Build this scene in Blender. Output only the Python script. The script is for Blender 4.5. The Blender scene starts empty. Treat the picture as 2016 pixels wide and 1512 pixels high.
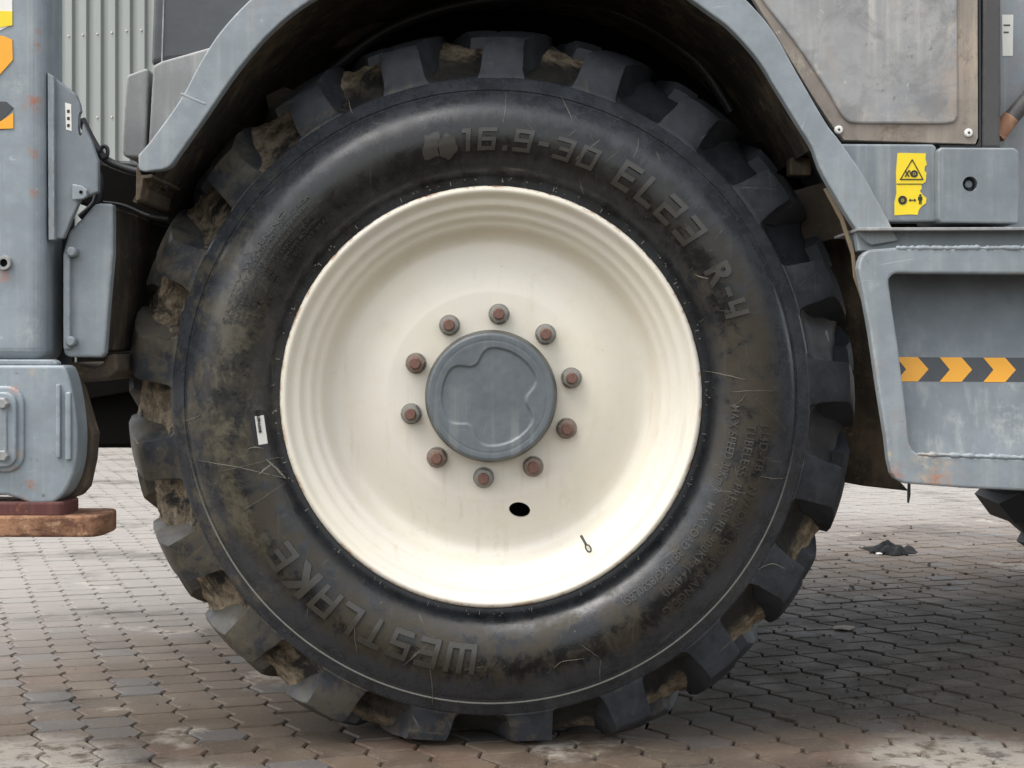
import bpy, bmesh, math, random
from mathutils import Vector, Matrix, noise as mnoise

rnd = random.Random(7)
S = bpy.context.scene
C = S.collection
R = math.radians

# ------------------------------------------------------------------ camera, sky, sun, exposure
F, HZ, CH = 3100.0, 690.0, 0.7750          # focal length (photo px), horizon row, eye height
cam = bpy.data.cameras.new('camera')
camo = bpy.data.objects.new('camera', cam); C.objects.link(camo)
camo.location = (0, 0, CH); camo.rotation_euler = (R(90), 0, 0)
cam.sensor_width = 36; cam.lens = F / 2016 * 36
cam.shift_y = -(756 - HZ) / 2016
cam.clip_start = 0.05; cam.clip_end = 3000
S.camera = camo

SUN_EL, SUN_AZ = 64, -112                  # azimuth from +Y (away from the camera), negative = left
w = bpy.data.worlds.new('World'); S.world = w; w.use_nodes = True
wn = w.node_tree
sky = wn.nodes.new('ShaderNodeTexSky'); sky.sky_type = 'NISHITA'; sky.sun_disc = False
sky.sun_elevation = R(SUN_EL); sky.sun_rotation = R(SUN_AZ)
sky.dust_density = 3.0; sky.ozone_density = 0.6; sky.air_density = 1.2
bg = wn.nodes['Background']; bg.inputs['Strength'].default_value = 0.15
hs = wn.nodes.new('ShaderNodeHueSaturation'); hs.inputs['Saturation'].default_value = .30   # thin high cloud
wn.links.new(sky.outputs[0], hs.inputs['Color']); wn.links.new(hs.outputs[0], bg.inputs[0])
sun = bpy.data.lights.new('sun', 'SUN'); sun.energy = 1.1; sun.angle = R(45); sun.color = (1, .96, .9)
suno = bpy.data.objects.new('sun', sun); C.objects.link(suno)
d = Vector((math.sin(R(SUN_AZ)) * math.cos(R(SUN_EL)), math.cos(R(SUN_AZ)) * math.cos(R(SUN_EL)), math.sin(R(SUN_EL))))
suno.rotation_euler = (-d).to_track_quat('-Z', 'Y').to_euler()
suno.location = (-3, 8, 9)
S.view_settings.view_transform = 'Standard'; S.view_settings.look = 'None'
S.view_settings.exposure = 1.32; S.view_settings.gamma = 1.0
S.view_settings.use_curve_mapping = False

# ------------------------------------------------------------------ helpers
def W(px, py, Y):
    return Vector(((px - 1008) * Y / F, Y, CH - (py - HZ) * Y / F))

class NB:
    """small node-tree builder"""
    def __init__(s, name):
        s.m = bpy.data.materials.new(name); s.m.use_nodes = True
        s.t = s.m.node_tree; s.p = s.t.nodes['Principled BSDF']
    def n(s, typ, **kw):
        nd = s.t.nodes.new('ShaderNode' + typ)
        for k, v in kw.items(): setattr(nd, k, v)
        return nd
    def put(s, sock, v):
        if hasattr(v, 'is_output'): s.t.links.new(v, sock)
        else:
            if sock.type == 'RGBA' and hasattr(v, '__len__') and len(v) == 3: v = (*v, 1)
            sock.default_value = v
    def obj(s): return s.n('TexCoord').outputs['Object']
    def pos(s): return s.n('NewGeometry').outputs['Position']
    def scale(s, vec, sc):
        m = s.n('Mapping'); s.put(m.inputs['Vector'], vec); m.inputs['Scale'].default_value = sc if hasattr(sc, '__len__') else (sc,) * 3
        return m.outputs[0]
    def noise(s, vec, sc, det=4, rough=.55, dist=0.0):
        nd = s.n('TexNoise'); s.put(nd.inputs['Vector'], vec)
        nd.inputs['Scale'].default_value = sc; nd.inputs['Detail'].default_value = det
        nd.inputs['Roughness'].default_value = rough; nd.inputs['Distortion'].default_value = dist
        return nd.outputs['Fac']
    def ramp(s, v, a, b, lo=0.0, hi=1.0):
        nd = s.n('MapRange'); nd.clamp = True; nd.interpolation_type = 'SMOOTHSTEP'
        s.put(nd.inputs['Value'], v)
        for k, x in (('From Min', a), ('From Max', b), ('To Min', lo), ('To Max', hi)): nd.inputs[k].default_value = x
        return nd.outputs['Result']
    def math(s, op, a, b=0.0, c=0.0):
        nd = s.n('Math', operation=op); s.put(nd.inputs[0], a); s.put(nd.inputs[1], b); s.put(nd.inputs[2], c)
        return nd.outputs[0]
    def mix(s, f, a, b):
        nd = s.n('Mix', data_type='RGBA'); s.put(nd.inputs['Factor'], f)
        s.put(nd.inputs[6], a); s.put(nd.inputs[7], b)
        return nd.outputs[2]
    def mul(s, a, b): return s.math('MULTIPLY', a, b)
    def bump(s, h, strength=.3, dist=.002, normal=None):
        nd = s.n('Bump'); s.put(nd.inputs['Height'], h)
        nd.inputs['Strength'].default_value = strength; nd.inputs['Distance'].default_value = dist
        if normal is not None: s.put(nd.inputs['Normal'], normal)
        return nd.outputs[0]
    def done(s, col, rough=.5, metal=0.0, normal=None, spec=None):
        s.put(s.p.inputs['Base Color'], col); s.put(s.p.inputs['Roughness'], rough)
        s.put(s.p.inputs['Metallic'], metal)
        if spec is not None: s.put(s.p.inputs['Specular IOR Level'], spec)
        if normal is not None: s.put(s.p.inputs['Normal'], normal)
        return s.m

def painted(name, base, rough=.5, dust=.5, rust=.25, chips=.5, dustcol=(.42, .42, .38), rustcol=(.28, .10, .035), spots=(), edge=.6):
    b = NB(name); o = b.obj(); P = b.pos()
    big = b.noise(o, 3.5, 5); mid = b.noise(o, 14, 6, .65); fin = b.noise(o, 48, 7, .7)
    col = b.mix(b.ramp(mid, .35, .7), tuple(c * .86 for c in base), tuple(min(1, c * 1.08) for c in base))
    # faded blotches, run-off streaks
    col = b.mix(b.mul(b.ramp(b.noise(o, 8, 8, .68, .8), .50, .66), .35 * dust), col, tuple(c * .72 + .02 for c in base))
    streak = b.noise(b.scale(o, (44, 44, 2.0)), 1.0, 6, .65)
    dm = b.mul(b.mul(b.ramp(streak, .46, .74), b.ramp(big, .35, .65)), dust)
    col = b.mix(dm, col, dustcol)
    dk = b.mul(b.mul(b.ramp(b.noise(b.scale(o, (60, 60, 1.6)), 1.0, 5, .6), .58, .74), b.ramp(mid, .4, .6)), .5 * dust)
    col = b.mix(dk, col, tuple(c * .5 for c in base))
    grime = b.mul(b.ramp(b.noise(o, 6.5, 8, .7, .6), .56, .75), .45 * dust)
    col = b.mix(grime, col, tuple(c * .45 for c in base))
    # scuffs in two directions
    for a, sc, th_ in ((.15, (7, 7, 190), .70), (1.25, (9, 9, 170), .705), (-.6, (9, 9, 150), .71)):
        mp = b.n('Mapping'); b.put(mp.inputs['Vector'], o); mp.inputs['Rotation'].default_value = (0, a, 0)
        scr = b.noise(b.scale(mp.outputs[0], sc), 1.0, 3, .6, .9)
        col = b.mix(b.mul(b.mul(b.ramp(scr, th_, th_ + .035), b.ramp(b.noise(o, 7 + a, 4), .48, .60)), min(1, chips)), col, tuple(min(1, c * 1.6 + .10) for c in base))
    col = b.mix(b.mul(b.ramp(fin, .665, .71), min(1, chips * .9)), col, (.085, .07, .06))
    col = b.mix(b.mul(b.ramp(b.noise(o, 33, 7, .7), .66, .70), min(1, chips * .7)), col, tuple(min(1, c * 1.5 + .1) for c in base))
    rm = b.mul(b.ramp(b.math('MULTIPLY_ADD', b.noise(o, 30, 8, .75), .5, b.mul(big, .62)), .645, .69), rust)
    col = b.mix(rm, col, rustcol)
    if edge:
        bv = b.n('Bevel'); bv.samples = 4; bv.inputs['Radius'].default_value = .006
        vm = b.n('VectorMath', operation='DOT_PRODUCT'); b.put(vm.inputs[0], bv.outputs[0]); b.put(vm.inputs[1], b.n('NewGeometry').outputs['Normal'])
        em = b.mul(b.ramp(vm.outputs['Value'], .985, .93), edge)
        col = b.mix(b.mul(em, b.ramp(fin, .44, .56)), col, tuple(min(1, c * 1.35 + .09) for c in base))
        col = b.mix(b.mul(em, b.ramp(b.noise(o, 26, 8, .75), .55, .62)), col, rustcol if rust else tuple(c * .4 for c in base))
    for px, py, Y, rad, c in spots:
        vm = b.n('VectorMath', operation='DISTANCE'); b.put(vm.inputs[0], P); vm.inputs[1].default_value = W(px, py, Y)
        rr_ = rad * Y / F
        near = b.ramp(b.math('ADD', vm.outputs['Value'], b.mul(b.math('SUBTRACT', mid, .5), rr_ * 1.5)), rr_ * 1.1, rr_ * .35)
        lightc = min(c) > .4
        col = b.mix(b.mul(b.mul(near, b.ramp(b.noise(o, 58, 8, .78), .42, .66)), .32 if lightc else .85), col, c)
    nrm = b.bump(b.noise(o, 9, 5, .6), .25, .006)
    nrm = b.bump(b.noise(o, 220, 3, .6), .12, .0012, nrm)
    return b.done(col, b.math('MULTIPLY_ADD', mid, .3, rough - .12), 0, nrm)

def plain(name, col, rough=.6, metal=0.0, var=.25, sc=30, bump=.15):
    b = NB(name); o = b.obj(); n = b.noise(o, sc, 6, .65)
    c = b.mix(n, tuple(x * (1 - var) for x in col), tuple(min(1, x * (1 + var)) for x in col))
    return b.done(c, rough, metal, b.bump(n, bump, .002))

def muddy(name, base, mud, amount=.5, rough=.85):
    b = NB(name); o = b.obj(); n = b.noise(o, 7, 8, .7, .4); st = b.noise(b.scale(o, (30, 30, 3)), 1, 6, .65)
    c = b.mix(b.ramp(b.math('MULTIPLY_ADD', n, .6, b.mul(st, .4)), .62 - .3 * amount, .85 - .3 * amount), base, mud)
    c = b.mix(b.mul(b.ramp(b.noise(o, 34, 5, .7), .58, .72), .7), c, tuple(x * 1.8 for x in mud))
    return b.done(c, rough, 0, b.bump(b.noise(o, 45, 7, .7), .6, .006))

M = {}
GREY = (.232, .262, .278)
M['grey'] = painted('grey_blue_paint', GREY, .48, .4, .10, .6, spots=((1764, 930, 2.9, 26, (.36, .125, .05)), (1752, 900, 2.9, 14, (.46, .36, .25)), (1786, 878, 2.9, 7, (.42, .12, .14)), (1840, 925, 2.9, 60, (.46, .36, .25)), (1850, 945, 2.9, 30, (.36, .125, .05)), (1985, 895, 2.95, 55, (.50, .50, .46)), (1880, 480, 2.9, 22, (.50, .50, .46)), (1720, 560, 2.9, 16, (.50, .50, .46)), (1745, 440, 2.92, 22, (.50, .50, .46)), (360, 195, 2.92, 22, (.50, .50, .46)), (300, 270, 2.92, 18, (.50, .50, .46))))
M['grey_pl'] = painted('grey_moulded_plastic', (.180, .204, .218), .55, .45, 0, .22, edge=.3, spots=((1990, 760, 2.98, 30, (.50, .50, .46)), (1985, 840, 2.96, 60, (.50, .50, .46)), (1880, 830, 2.96, 30, (.50, .50, .46))))
M['grey_post'] = painted('grey_paint_worn_post', (.238, .276, .296), .42, .5, .25, .85, rustcol=(.36, .13, .06), spots=((66, 205, 2.9, 26, (.36, .125, .05)), (74, 90, 2.9, 16, (.36, .125, .05)), (76, 60, 2.9, 12, (.36, .125, .05)), (64, 300, 2.9, 14, (.36, .125, .05)), (68, 380, 2.9, 12, (.36, .125, .05)), (61, 955, 2.89, 17, (.36, .125, .05)), (48, 982, 2.89, 14, (.36, .125, .05)), (25, 765, 2.88, 20, (.40, .19, .13)), (36, 890, 2.88, 16, (.42, .30, .20)), (30, 930, 2.88, 16, (.36, .125, .05)), (65, 735, 2.89, 18, (.46, .36, .25)), (8, 545, 2.9, 14, (.38, .16, .10)), (50, 650, 2.9, 35, (.50, .50, .46)), (30, 165, 2.9, 30, (.50, .50, .46))))
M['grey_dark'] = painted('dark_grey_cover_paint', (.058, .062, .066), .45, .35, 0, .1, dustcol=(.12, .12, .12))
M['panel_lt'] = painted('light_dusty_grey_panel', (.25, .25, .245), .6, .6, 0, .1)
M['panel_gr'] = painted('bare_weathered_grey_sheet', (.285, .285, .278), .5, 1.3, .05, 1.0, dustcol=(.44, .42, .385), spots=((1895, 150, 2.966, 60, (.40, .29, .20)), (1880, 60, 2.966, 45, (.46, .40, .33)), (1885, 215, 2.966, 40, (.34, .20, .12)), (1560, 60, 2.966, 28, (.50, .50, .46)), (1600, 140, 2.966, 24, (.5, .45, .38)), (1640, 210, 2.966, 26, (.45, .38, .30)), (1700, 238, 2.966, 30, (.42, .36, .30)), (1800, 240, 2.966, 40, (.42, .38, .33)), (1870, 30, 2.966, 25, (.05, .05, .05)), (1800, 40, 2.966, 90, (.37, .36, .34)), (1780, 210, 2.966, 60, (.2, .215, .23))))
_m = M['panel_gr']; b = NB.__new__(NB); b.m = _m; b.t = _m.node_tree; b.p = b.t.nodes['Principled BSDF']
old = b.p.inputs['Base Color'].links[0].from_socket; o = b.obj()
c = b.mix(b.mul(b.ramp(b.noise(o, 6.5, 9, .72, .7), .50, .60), .55), old, (.17, .165, .16))
c = b.mix(b.mul(b.ramp(b.noise(b.scale(o, (9, 9, 4)), 1, 9, .74, .5), .52, .62), .55), c, (.33, .285, .235))
c = b.mix(b.mul(b.ramp(b.noise(o, 21, 9, .78), .60, .66), .7), c, (.10, .085, .075))
b.t.links.new(c, b.p.inputs['Base Color'])
M['panel_br'] = painted('stripped_brown_sheet_edge', (.245, .208, .172), .65, 1.2, .5, 1.0, dustcol=(.37, .31, .24), rustcol=(.13, .075, .045), spots=((1912, 220, 2.972, 13, (.03, .03, .035)), (1900, 240, 2.972, 9, (.03, .03, .035)), (1915, 100, 2.972, 60, (.42, .33, .25)), (1580, 120, 2.972, 45, (.38, .33, .26)), (1770, 262, 2.972, 60, (.15, .095, .065))))
M['post_dk'] = painted('dark_brown_grey_post', (.062, .058, .055), .5, .6, 0, .1, dustcol=(.13, .12, .11))
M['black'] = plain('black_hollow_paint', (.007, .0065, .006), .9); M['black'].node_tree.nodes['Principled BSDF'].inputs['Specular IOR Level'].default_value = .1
M['rubber_seal'] = plain('black_rubber_seal', (.016, .016, .017), .5)
M['mud_dark'] = muddy('mud_caked_dark_plate', (.026, .020, .013), (.105, .076, .043), .6)
M['mud_brown'] = muddy('mud_caked_brown_plate', (.055, .042, .029), (.13, .094, .056), .55)
M['liner'] = muddy('mud_caked_arch_liner', (.020, .015, .010), (.125, .092, .050), .56)
M['rust_plate'] = painted('rusted_orange_steel', (.30, .150, .085), .8, 1.1, .8, 1.0, dustcol=(.38, .25, .16), rustcol=(.15, .055, .026))
b = NB('rough_rusty_steel'); o = b.obj(); n = b.noise(o, 16, 9, .74, .5)
c = b.mix(b.ramp(n, .36, .62), (.115, .048, .024), (.335, .175, .095))
c = b.mix(b.mul(b.ramp(b.noise(o, 40, 8, .75), .54, .64), .8), c, (.42, .27, .16))
c = b.mix(b.mul(b.ramp(b.noise(b.scale(o, (14, 14, 60)), 1, 8, .75), .58, .68), .8), c, (.07, .032, .018))
M['rust_foot'] = b.done(c, .85, 0, b.bump(b.noise(o, 34, 9, .75), 1.0, .006))
M['rust_dark'] = painted('rusted_maroon_steel', (.10, .034, .028), .8, .3, .6, .5, dustcol=(.3, .12, .08))
M['hose'] = plain('black_hose_rubber', (.02, .02, .021), .45)
M['tan_edge'] = plain('tan_sheet_edge', (.22, .17, .11), .7)
M['steel'] = plain('bright_steel', (.55, .53, .48), .4, .6)
M['nut'] = plain('grey_nut_paint', (.215, .205, .178), .45, .2, .5, 90, .4)
M['nut_worn'] = plain('rust_worn_nut', (.20, .15, .115), .5, .25, .55, 120, .5)
M['stud'] = plain('rusty_stud', (.165, .085, .062), .7, .15, .5, 160, .5)
M['wash'] = plain('bare_grey_overspray_ring', (.26, .245, .21), .6, 0, .5, 200)
M['cap'] = painted('grey_blue_cast_hub_paint', (.108, .124, .132), .40, .3, 0, .5)
M['cap_side'] = plain('dark_hub_flank', (.085, .083, .072), .5, 0, .3)
M['white'] = plain('white_label_film', (.72, .70, .64), .5, 0, .08)
M['ink'] = plain('black_print', (.02, .018, .014), .6)
M['yellow'] = plain('yellow_sticker_film', (.80, .60, .015), .45, 0, .06)
M['orange'] = plain('orange_reflective_film', (.80, .36, .018), .4, 0, .08)
M['charcoal'] = plain('charcoal_film', (.045, .05, .052), .45, 0, .3)
M['rag'] = plain('black_crumpled_cloth', (.006, .0065, .007), .95, 0, .4)
M['chip'] = plain('pale_stone_chip', (.26, .24, .2), .85)
M['crumb'] = plain('dark_dried_mud_crumb', (.03, .026, .022), .9)
M['mudcake'] = None

# cream rim paint
b = NB('cream_rim_paint'); o = b.obj()
n1 = b.noise(o, 4, 5); n2 = b.noise(o, 26, 6, .65)
col = b.mix(b.ramp(n1, .35, .65), (.70, .65, .53), (.68, .635, .545))
col = b.mix(b.mul(b.ramp(n2, .5, .75), .45), col, (.63, .565, .43))
sx = b.n('SeparateXYZ'); b.put(sx.inputs[0], o)
rr = b.math('SQRT', b.math('ADD', b.mul(sx.outputs[0], sx.outputs[0]), b.mul(sx.outputs[2], sx.outputs[2])))
lip = b.mul(b.ramp(rr, .397, .407), b.ramp(b.noise(o, 34, 6, .7), .50, .62))
col = b.mix(lip, col, (.40, .24, .13))
col = b.mix(b.mul(b.ramp(rr, .4025, .407), b.ramp(b.noise(o, 60, 6, .7), .50, .60)), col, (.12, .05, .025))
run = b.mul(b.ramp(b.noise(b.scale(o, (52, 52, 3.0)), 1, 6, .65), .54, .72), b.ramp(n1, .42, .6))
col = b.mix(b.mul(run, .30), col, (.47, .40, .28))
splash = b.mul(b.ramp(b.noise(o, 20, 9, .75, .4), .60, .70), b.ramp(b.noise(o, 3.1, 4), .50, .62))
col = b.mix(b.mul(splash, .35), col, (.42, .35, .25))
spk = b.ramp(b.noise(o, 75, 3, .5), .755, .785)
col = b.mix(b.mul(spk, .7), col, (.30, .24, .17))
M['rim'] = b.done(col, .42, 0, b.bump(b.noise(o, 420, 3, .6), .10, .0009, b.bump(b.noise(o, 16, 4), .10, .004)))

def rubber(name, extra=0.0):
    b = NB(name); o = b.obj()
    sx = b.n('SeparateXYZ'); b.put(sx.inputs[0], o)
    x, y, z = sx.outputs
    r = b.math('SQRT', b.math('ADD', b.mul(x, x), b.mul(z, z)))
    th = b.math('ARCTAN2', x, z)
    cv = b.n('CombineXYZ'); b.put(cv.inputs[0], b.mul(th, .55)); b.put(cv.inputs[1], r); b.put(cv.inputs[2], y)
    pol = cv.outputs[0]
    n1 = b.noise(o, 6.5, 9, .68, .4); n2 = b.noise(o, 24, 9, .74, .3); n3 = b.noise(o, 70, 7, .75)
    rad = b.noise(b.scale(pol, (46, 8, 8)), 1, 7, .68, .4)
    col = b.mix(b.ramp(n2, .3, .7), (.0036, .0039, .0042), (.0095, .0100, .0106))
    # pale bloom on the outer sidewall, feathered towards the middle
    bloom = b.ramp(b.math('ADD', r, b.math('MULTIPLY_ADD', rad, .075, -.0375)), .525, .556)
    col = b.mix(b.mul(b.mul(bloom, b.ramp(n2, .25, .65, .5, 1.0)), .42), col, (.085, .093, .106))
    bead = b.mul(b.ramp(b.math('ADD', r, b.math('MULTIPLY_ADD', rad, .05, -.025)), .470, .450), b.ramp(n1, .30, .55))
    col = b.mix(b.mul(bead, .45), col, (.048, .053, .060))
    # olive-brown dried film round the middle of the sidewall, in ragged patches
    band = b.mul(b.ramp(r, .425, .455), b.ramp(b.math('ADD', r, b.math('MULTIPLY_ADD', n2, .06, -.03)), .575, .535))
    mudm = b.mul(band, b.ramp(b.math('MULTIPLY_ADD', n1, .55, b.mul(n2, .45)), .44, .545))
    low = b.ramp(b.math('ADD', z, b.math('MULTIPLY_ADD', x, -.25, b.math('MULTIPLY_ADD', n1, .5, -.25))), .42, .02, .22, 1.0)
    mudm = b.mul(b.mul(mudm, low), b.ramp(n3, .3, .6, .55, 1.0))
    col = b.mix(b.mul(mudm, .8), col, (.038, .028, .0125))
    lefty = b.mul(b.ramp(x, -.36, -.50), b.ramp(b.noise(o, 11, 9, .76, .3), .47, .60))
    col = b.mix(b.mul(lefty, .55), col, (.125, .108, .070))
    pale = b.mul(b.mul(b.ramp(r, .5922, .5934), b.ramp(r, .5962, .5950)), b.ramp(z, -.05, -.3))  # lit lower edge of the groove painted in as a pale line
    col = b.mix(b.mul(pale, .75), col, (.36, .34, .29))
    # run-off streaks
    st = b.mul(b.ramp(b.noise(b.scale(o, (80, 12, 3.0)), 1, 6, .68), .58, .70), b.ramp(n1, .42, .58))
    col = b.mix(b.mul(st, .38), col, (.085, .082, .072))
    # fine scuffs
    for a, sc in ((.4, (150, 20, 5)), (-.9, (170, 20, 6)), (1.5, (140, 20, 5)), (2.3, (160, 20, 6))):
        mp = b.n('Mapping'); b.put(mp.inputs['Vector'], o); mp.inputs['Rotation'].default_value = (0, a, 0)
        q = b.noise(b.scale(mp.outputs[0], sc), 1, 3, .55, .5)
        msk = b.mul(b.ramp(q, .69, .73), b.ramp(b.noise(o, 6.1 + a, 4), .46, .58))
        col = b.mix(b.mul(msk, .5), col, (.16, .15, .125))
    spk = b.ramp(b.noise(o, 120, 3, .5), .715, .745)
    col = b.mix(b.mul(spk, .55), col, (.13, .115, .085))
    if extra:
        lb = b.math('ADD', b.mul(x, -.15), b.mul(z, -.08))
        v = b.mul(b.ramp(b.math('ADD', b.noise(o, 14, 9, .76, .3), lb), .55, .63), extra)
        col = b.mix(v, col, (.120, .098, .064))
        col = b.mix(b.mul(b.ramp(b.noise(o, 30, 8, .75), .56, .64), .45), col, (.036, .038, .037))
    nrm = b.bump(b.noise(o, 38, 8, .72), .22, .0026)
    nrm = b.bump(b.noise(b.scale(pol, (60, 300, 60)), 1, 3), .10, .0012, nrm)
    ro = b.math('ADD', b.ramp(n2, .3, .7, .20, .34), b.mul(mudm, .35))
    if extra: ro = b.math('ADD', ro, .14)
    return b.done(col, ro, 0, nrm, .26 if extra else .44)
M['tyre'] = rubber('black_sidewall_rubber')
M['lug'] = rubber('scuffed_tread_rubber', .42)
M['letter'] = plain('raised_letter_rubber', (.036, .033, .027), .33, 0, .35, 60, .05)
b = NB('dried_tan_mud'); o = b.obj(); n = b.noise(o, 13, 9, .72, .5)
sx = b.n('SeparateXYZ'); b.put(sx.inputs[0], o)
rr = b.math('SQRT', b.math('ADD', b.mul(sx.outputs[0], sx.outputs[0]), b.mul(sx.outputs[2], sx.outputs[2])))
hi_ = b.ramp(b.math('ADD', rr, b.math('MULTIPLY_ADD', n, .07, -.035)), .664, .700)
lf_ = b.ramp(b.math('MULTIPLY_ADD', n, .25, sx.outputs[0]), .05, -.50)
cake = b.math('MAXIMUM', b.mul(hi_, b.ramp(n, .36, .50)), b.mul(lf_, b.ramp(n, .42, .55)))
c = b.mix(b.ramp(n, .35, .65), (.010, .0098, .009), (.030, .026, .020))
tan = b.mix(b.ramp(b.noise(o, 38, 8, .75), .40, .62), (.13, .098, .060), (.33, .265, .18))
c = b.mix(cake, c, tan)
c = b.mix(b.mul(b.ramp(b.noise(o, 90, 5, .7), .58, .68), .7), c, (.04, .032, .022))
M['mudcake'] = b.done(c, .9, 0, b.bump(b.noise(o, 44, 9, .75), .8, .007))

# pavers
def paver_mat(name):
    b = NB(name); P = b.pos(); o = b.obj()
    rn = b.math('FRACT', b.math('ADD', b.n('ObjectInfo').outputs['Random'], b.n('NewGeometry').outputs['Random Per Island']))
    big = b.noise(P, 1.1, 4, .55); mid = b.noise(P, 7, 7, .66, .3); fine = b.noise(P, 120, 5, .7)
    ca = b.mix(rn, (.064, .045, .030), (.100, .072, .050))
    ca = b.mix(b.ramp(b.math('FRACT', b.mul(rn, 7.31)), .86, .95), ca, (.092, .058, .040))
    ca = b.mix(b.ramp(b.math('FRACT', b.mul(rn, 3.77)), .72, .95), ca, (.078, .072, .070))
    col = b.mix(b.mul(b.ramp(mid, .42, .7), .6), ca, (.138, .108, .079))
    # cement bloom in patches; far yard's brighter light painted in as a pale wash
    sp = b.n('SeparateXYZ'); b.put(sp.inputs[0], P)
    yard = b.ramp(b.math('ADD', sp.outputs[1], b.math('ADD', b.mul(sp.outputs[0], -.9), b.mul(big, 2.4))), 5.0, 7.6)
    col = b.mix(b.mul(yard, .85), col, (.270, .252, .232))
    patch = b.mul(b.ramp(b.noise(P, 2.6, 5, .6, .5), .60, .68), b.ramp(b.noise(P, 26, 7, .7), .40, .56))
    for cx, cy, rad in ((.86, 2.98, .24), (-.93, 2.93, .26), (-.62, 2.85, .16)):
        vm = b.n('VectorMath', operation='DISTANCE'); b.put(vm.inputs[0], P); vm.inputs[1].default_value = (cx, cy, 0)
        near = b.ramp(b.math('ADD', vm.outputs['Value'], b.mul(mid, .2)), rad + .12, rad - .02)
        patch = b.math('MAXIMUM', patch, b.mul(near, b.ramp(b.noise(P, 19, 6, .7), .36, .52)))
    col = b.mix(b.mul(patch, .62), col, (.37, .34, .29))
    under = b.mul(b.mul(b.ramp(sp.outputs[1], 3.0, 3.5), b.ramp(sp.outputs[1], 6.2, 4.6)), b.ramp(b.math('ADD', sp.outputs[0], b.mul(big, .8)), -.6, .9))  # shade beneath the machine, painted into the paver colour
    oil_shade = b.math('MAXIMUM', b.mul(b.ramp(b.noise(P, 1.9, 5, .6), .52, .66), .5), b.mul(under, b.ramp(mid, .25, .7, .68, 1.0)))  # random oil stains joined with the painted under-machine shade
    col = b.mix(oil_shade, col, (.026, .020, .014))
    col = b.mix(b.mul(b.ramp(fine, .54, .70), .40), col, (.24, .205, .165))
    col = b.mix(b.mul(b.ramp(b.noise(P, 150, 2, .5), .70, .74), .8), col, (.03, .026, .022))
    nrm = b.bump(b.noise(P, 240, 5, .7), .35, .0015)
    nrm = b.bump(mid, .25, .004, nrm)
    return b.done(col, b.ramp(mid, .3, .7, .62, .85), 0, nrm, .34)
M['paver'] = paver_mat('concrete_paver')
b = NB('joint_sand'); P = b.pos(); n = b.noise(P, 30, 7, .7)
M['sand'] = b.done(b.mix(n, (.016, .012, .009), (.11, .09, .066)), .95, 0, b.bump(b.noise(P, 200, 4), .6, .003))

# wall cladding
b = NB('pale_cladding_paint'); o = b.obj(); n = b.noise(b.scale(o, (6, 6, .6)), 1, 6, .6)
M['clad'] = b.done(b.mix(n, (.205, .222, .208), (.275, .29, .272)), .5, .1)

ROOT = None
def link(name, me, mat=None, parent=None):
    o = bpy.data.objects.new(name, me); C.objects.link(o)
    if mat is not None and not me.materials: me.materials.append(mat)
    if parent is not None:
        o.parent = parent
        if parent.type == 'EMPTY' or parent.type == 'MESH':
            o.matrix_parent_inverse = world_of(parent).inverted()
    return o
def world_of(o):
    m = o.matrix_basis.copy()
    if o.parent: m = world_of(o.parent) @ o.matrix_parent_inverse @ m
    return m
def bm_obj(name, bm, mat, parent=None, smooth=None):
    bmesh.ops.recalc_face_normals(bm, faces=bm.faces)
    me = bpy.data.meshes.new(name); bm.to_mesh(me); bm.free()
    if smooth is not None:
        me.polygons.foreach_set('use_smooth', [True] * len(me.polygons))
        me.set_sharp_from_angle(angle=R(smooth))
    return link(name, me, mat, parent)
def bev(o, width, seg=2, ang=30):
    m = o.modifiers.new('bevel', 'BEVEL'); m.width = width; m.segments = seg; m.limit_method = 'ANGLE'; m.angle_limit = R(ang)
    m.harden_normals = False
    return o
def prism(pts, Y, depth):
    """pts: photo-pixel outline at distance Y (numbers or a per-point list) -> solid of the given depth"""
    bm = bmesh.new()
    f = [bm.verts.new(W(x, y, Y(x, y) if callable(Y) else Y)) for x, y in pts]
    k = [bm.verts.new(v.co + Vector((0, depth, 0))) for v in f]
    bm.faces.new(f); bm.faces.new(k[::-1])
    n = len(f)
    for i in range(n):
        bm.faces.new((f[i], k[i], k[(i + 1) % n], f[(i + 1) % n]))
    return bm
def plate(name, pts, Y, depth, mat, parent, bevel=.003, seg=2):
    o = bm_obj(name, prism(pts, Y, depth), mat, parent)
    if bevel: bev(o, bevel, seg)
    return o
def rect(x0, y0, x1, y1): return [(x0, y0), (x1, y0), (x1, y1), (x0, y1)]
def rrect(x0, y0, x1, y1, r, n=5):
    out = []
    for cx, cy, a0 in ((x1 - r, y0 + r, -90), (x1 - r, y1 - r, 0), (x0 + r, y1 - r, 90), (x0 + r, y0 + r, 180)):
        for i in range(n + 1):
            a = R(a0 + 90 * i / n); out.append((cx + r * math.cos(a), cy + r * math.sin(a)))
    return out
def ell(cx, cy, rx, ry, n=24): return [(cx + rx * math.cos(2 * math.pi * i / n), cy + ry * math.sin(2 * math.pi * i / n)) for i in range(n)]
def spline(pts, sub=6):
    out = []
    for i in range(len(pts) - 1):
        p0 = pts[max(i - 1, 0)]; p1 = pts[i]; p2 = pts[i + 1]; p3 = pts[min(i + 2, len(pts) - 1)]
        for k in range(sub):
            t = k / sub
            out.append(tuple(.5 * (2 * b_ + (c - a) * t + (2 * a - 5 * b_ + 4 * c - d_) * t * t + (3 * b_ - a - 3 * c + d_) * t ** 3)
                             for a, b_, c, d_ in zip(p0, p1, p2, p3)))
    out.append(tuple(pts[-1])); return out
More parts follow.
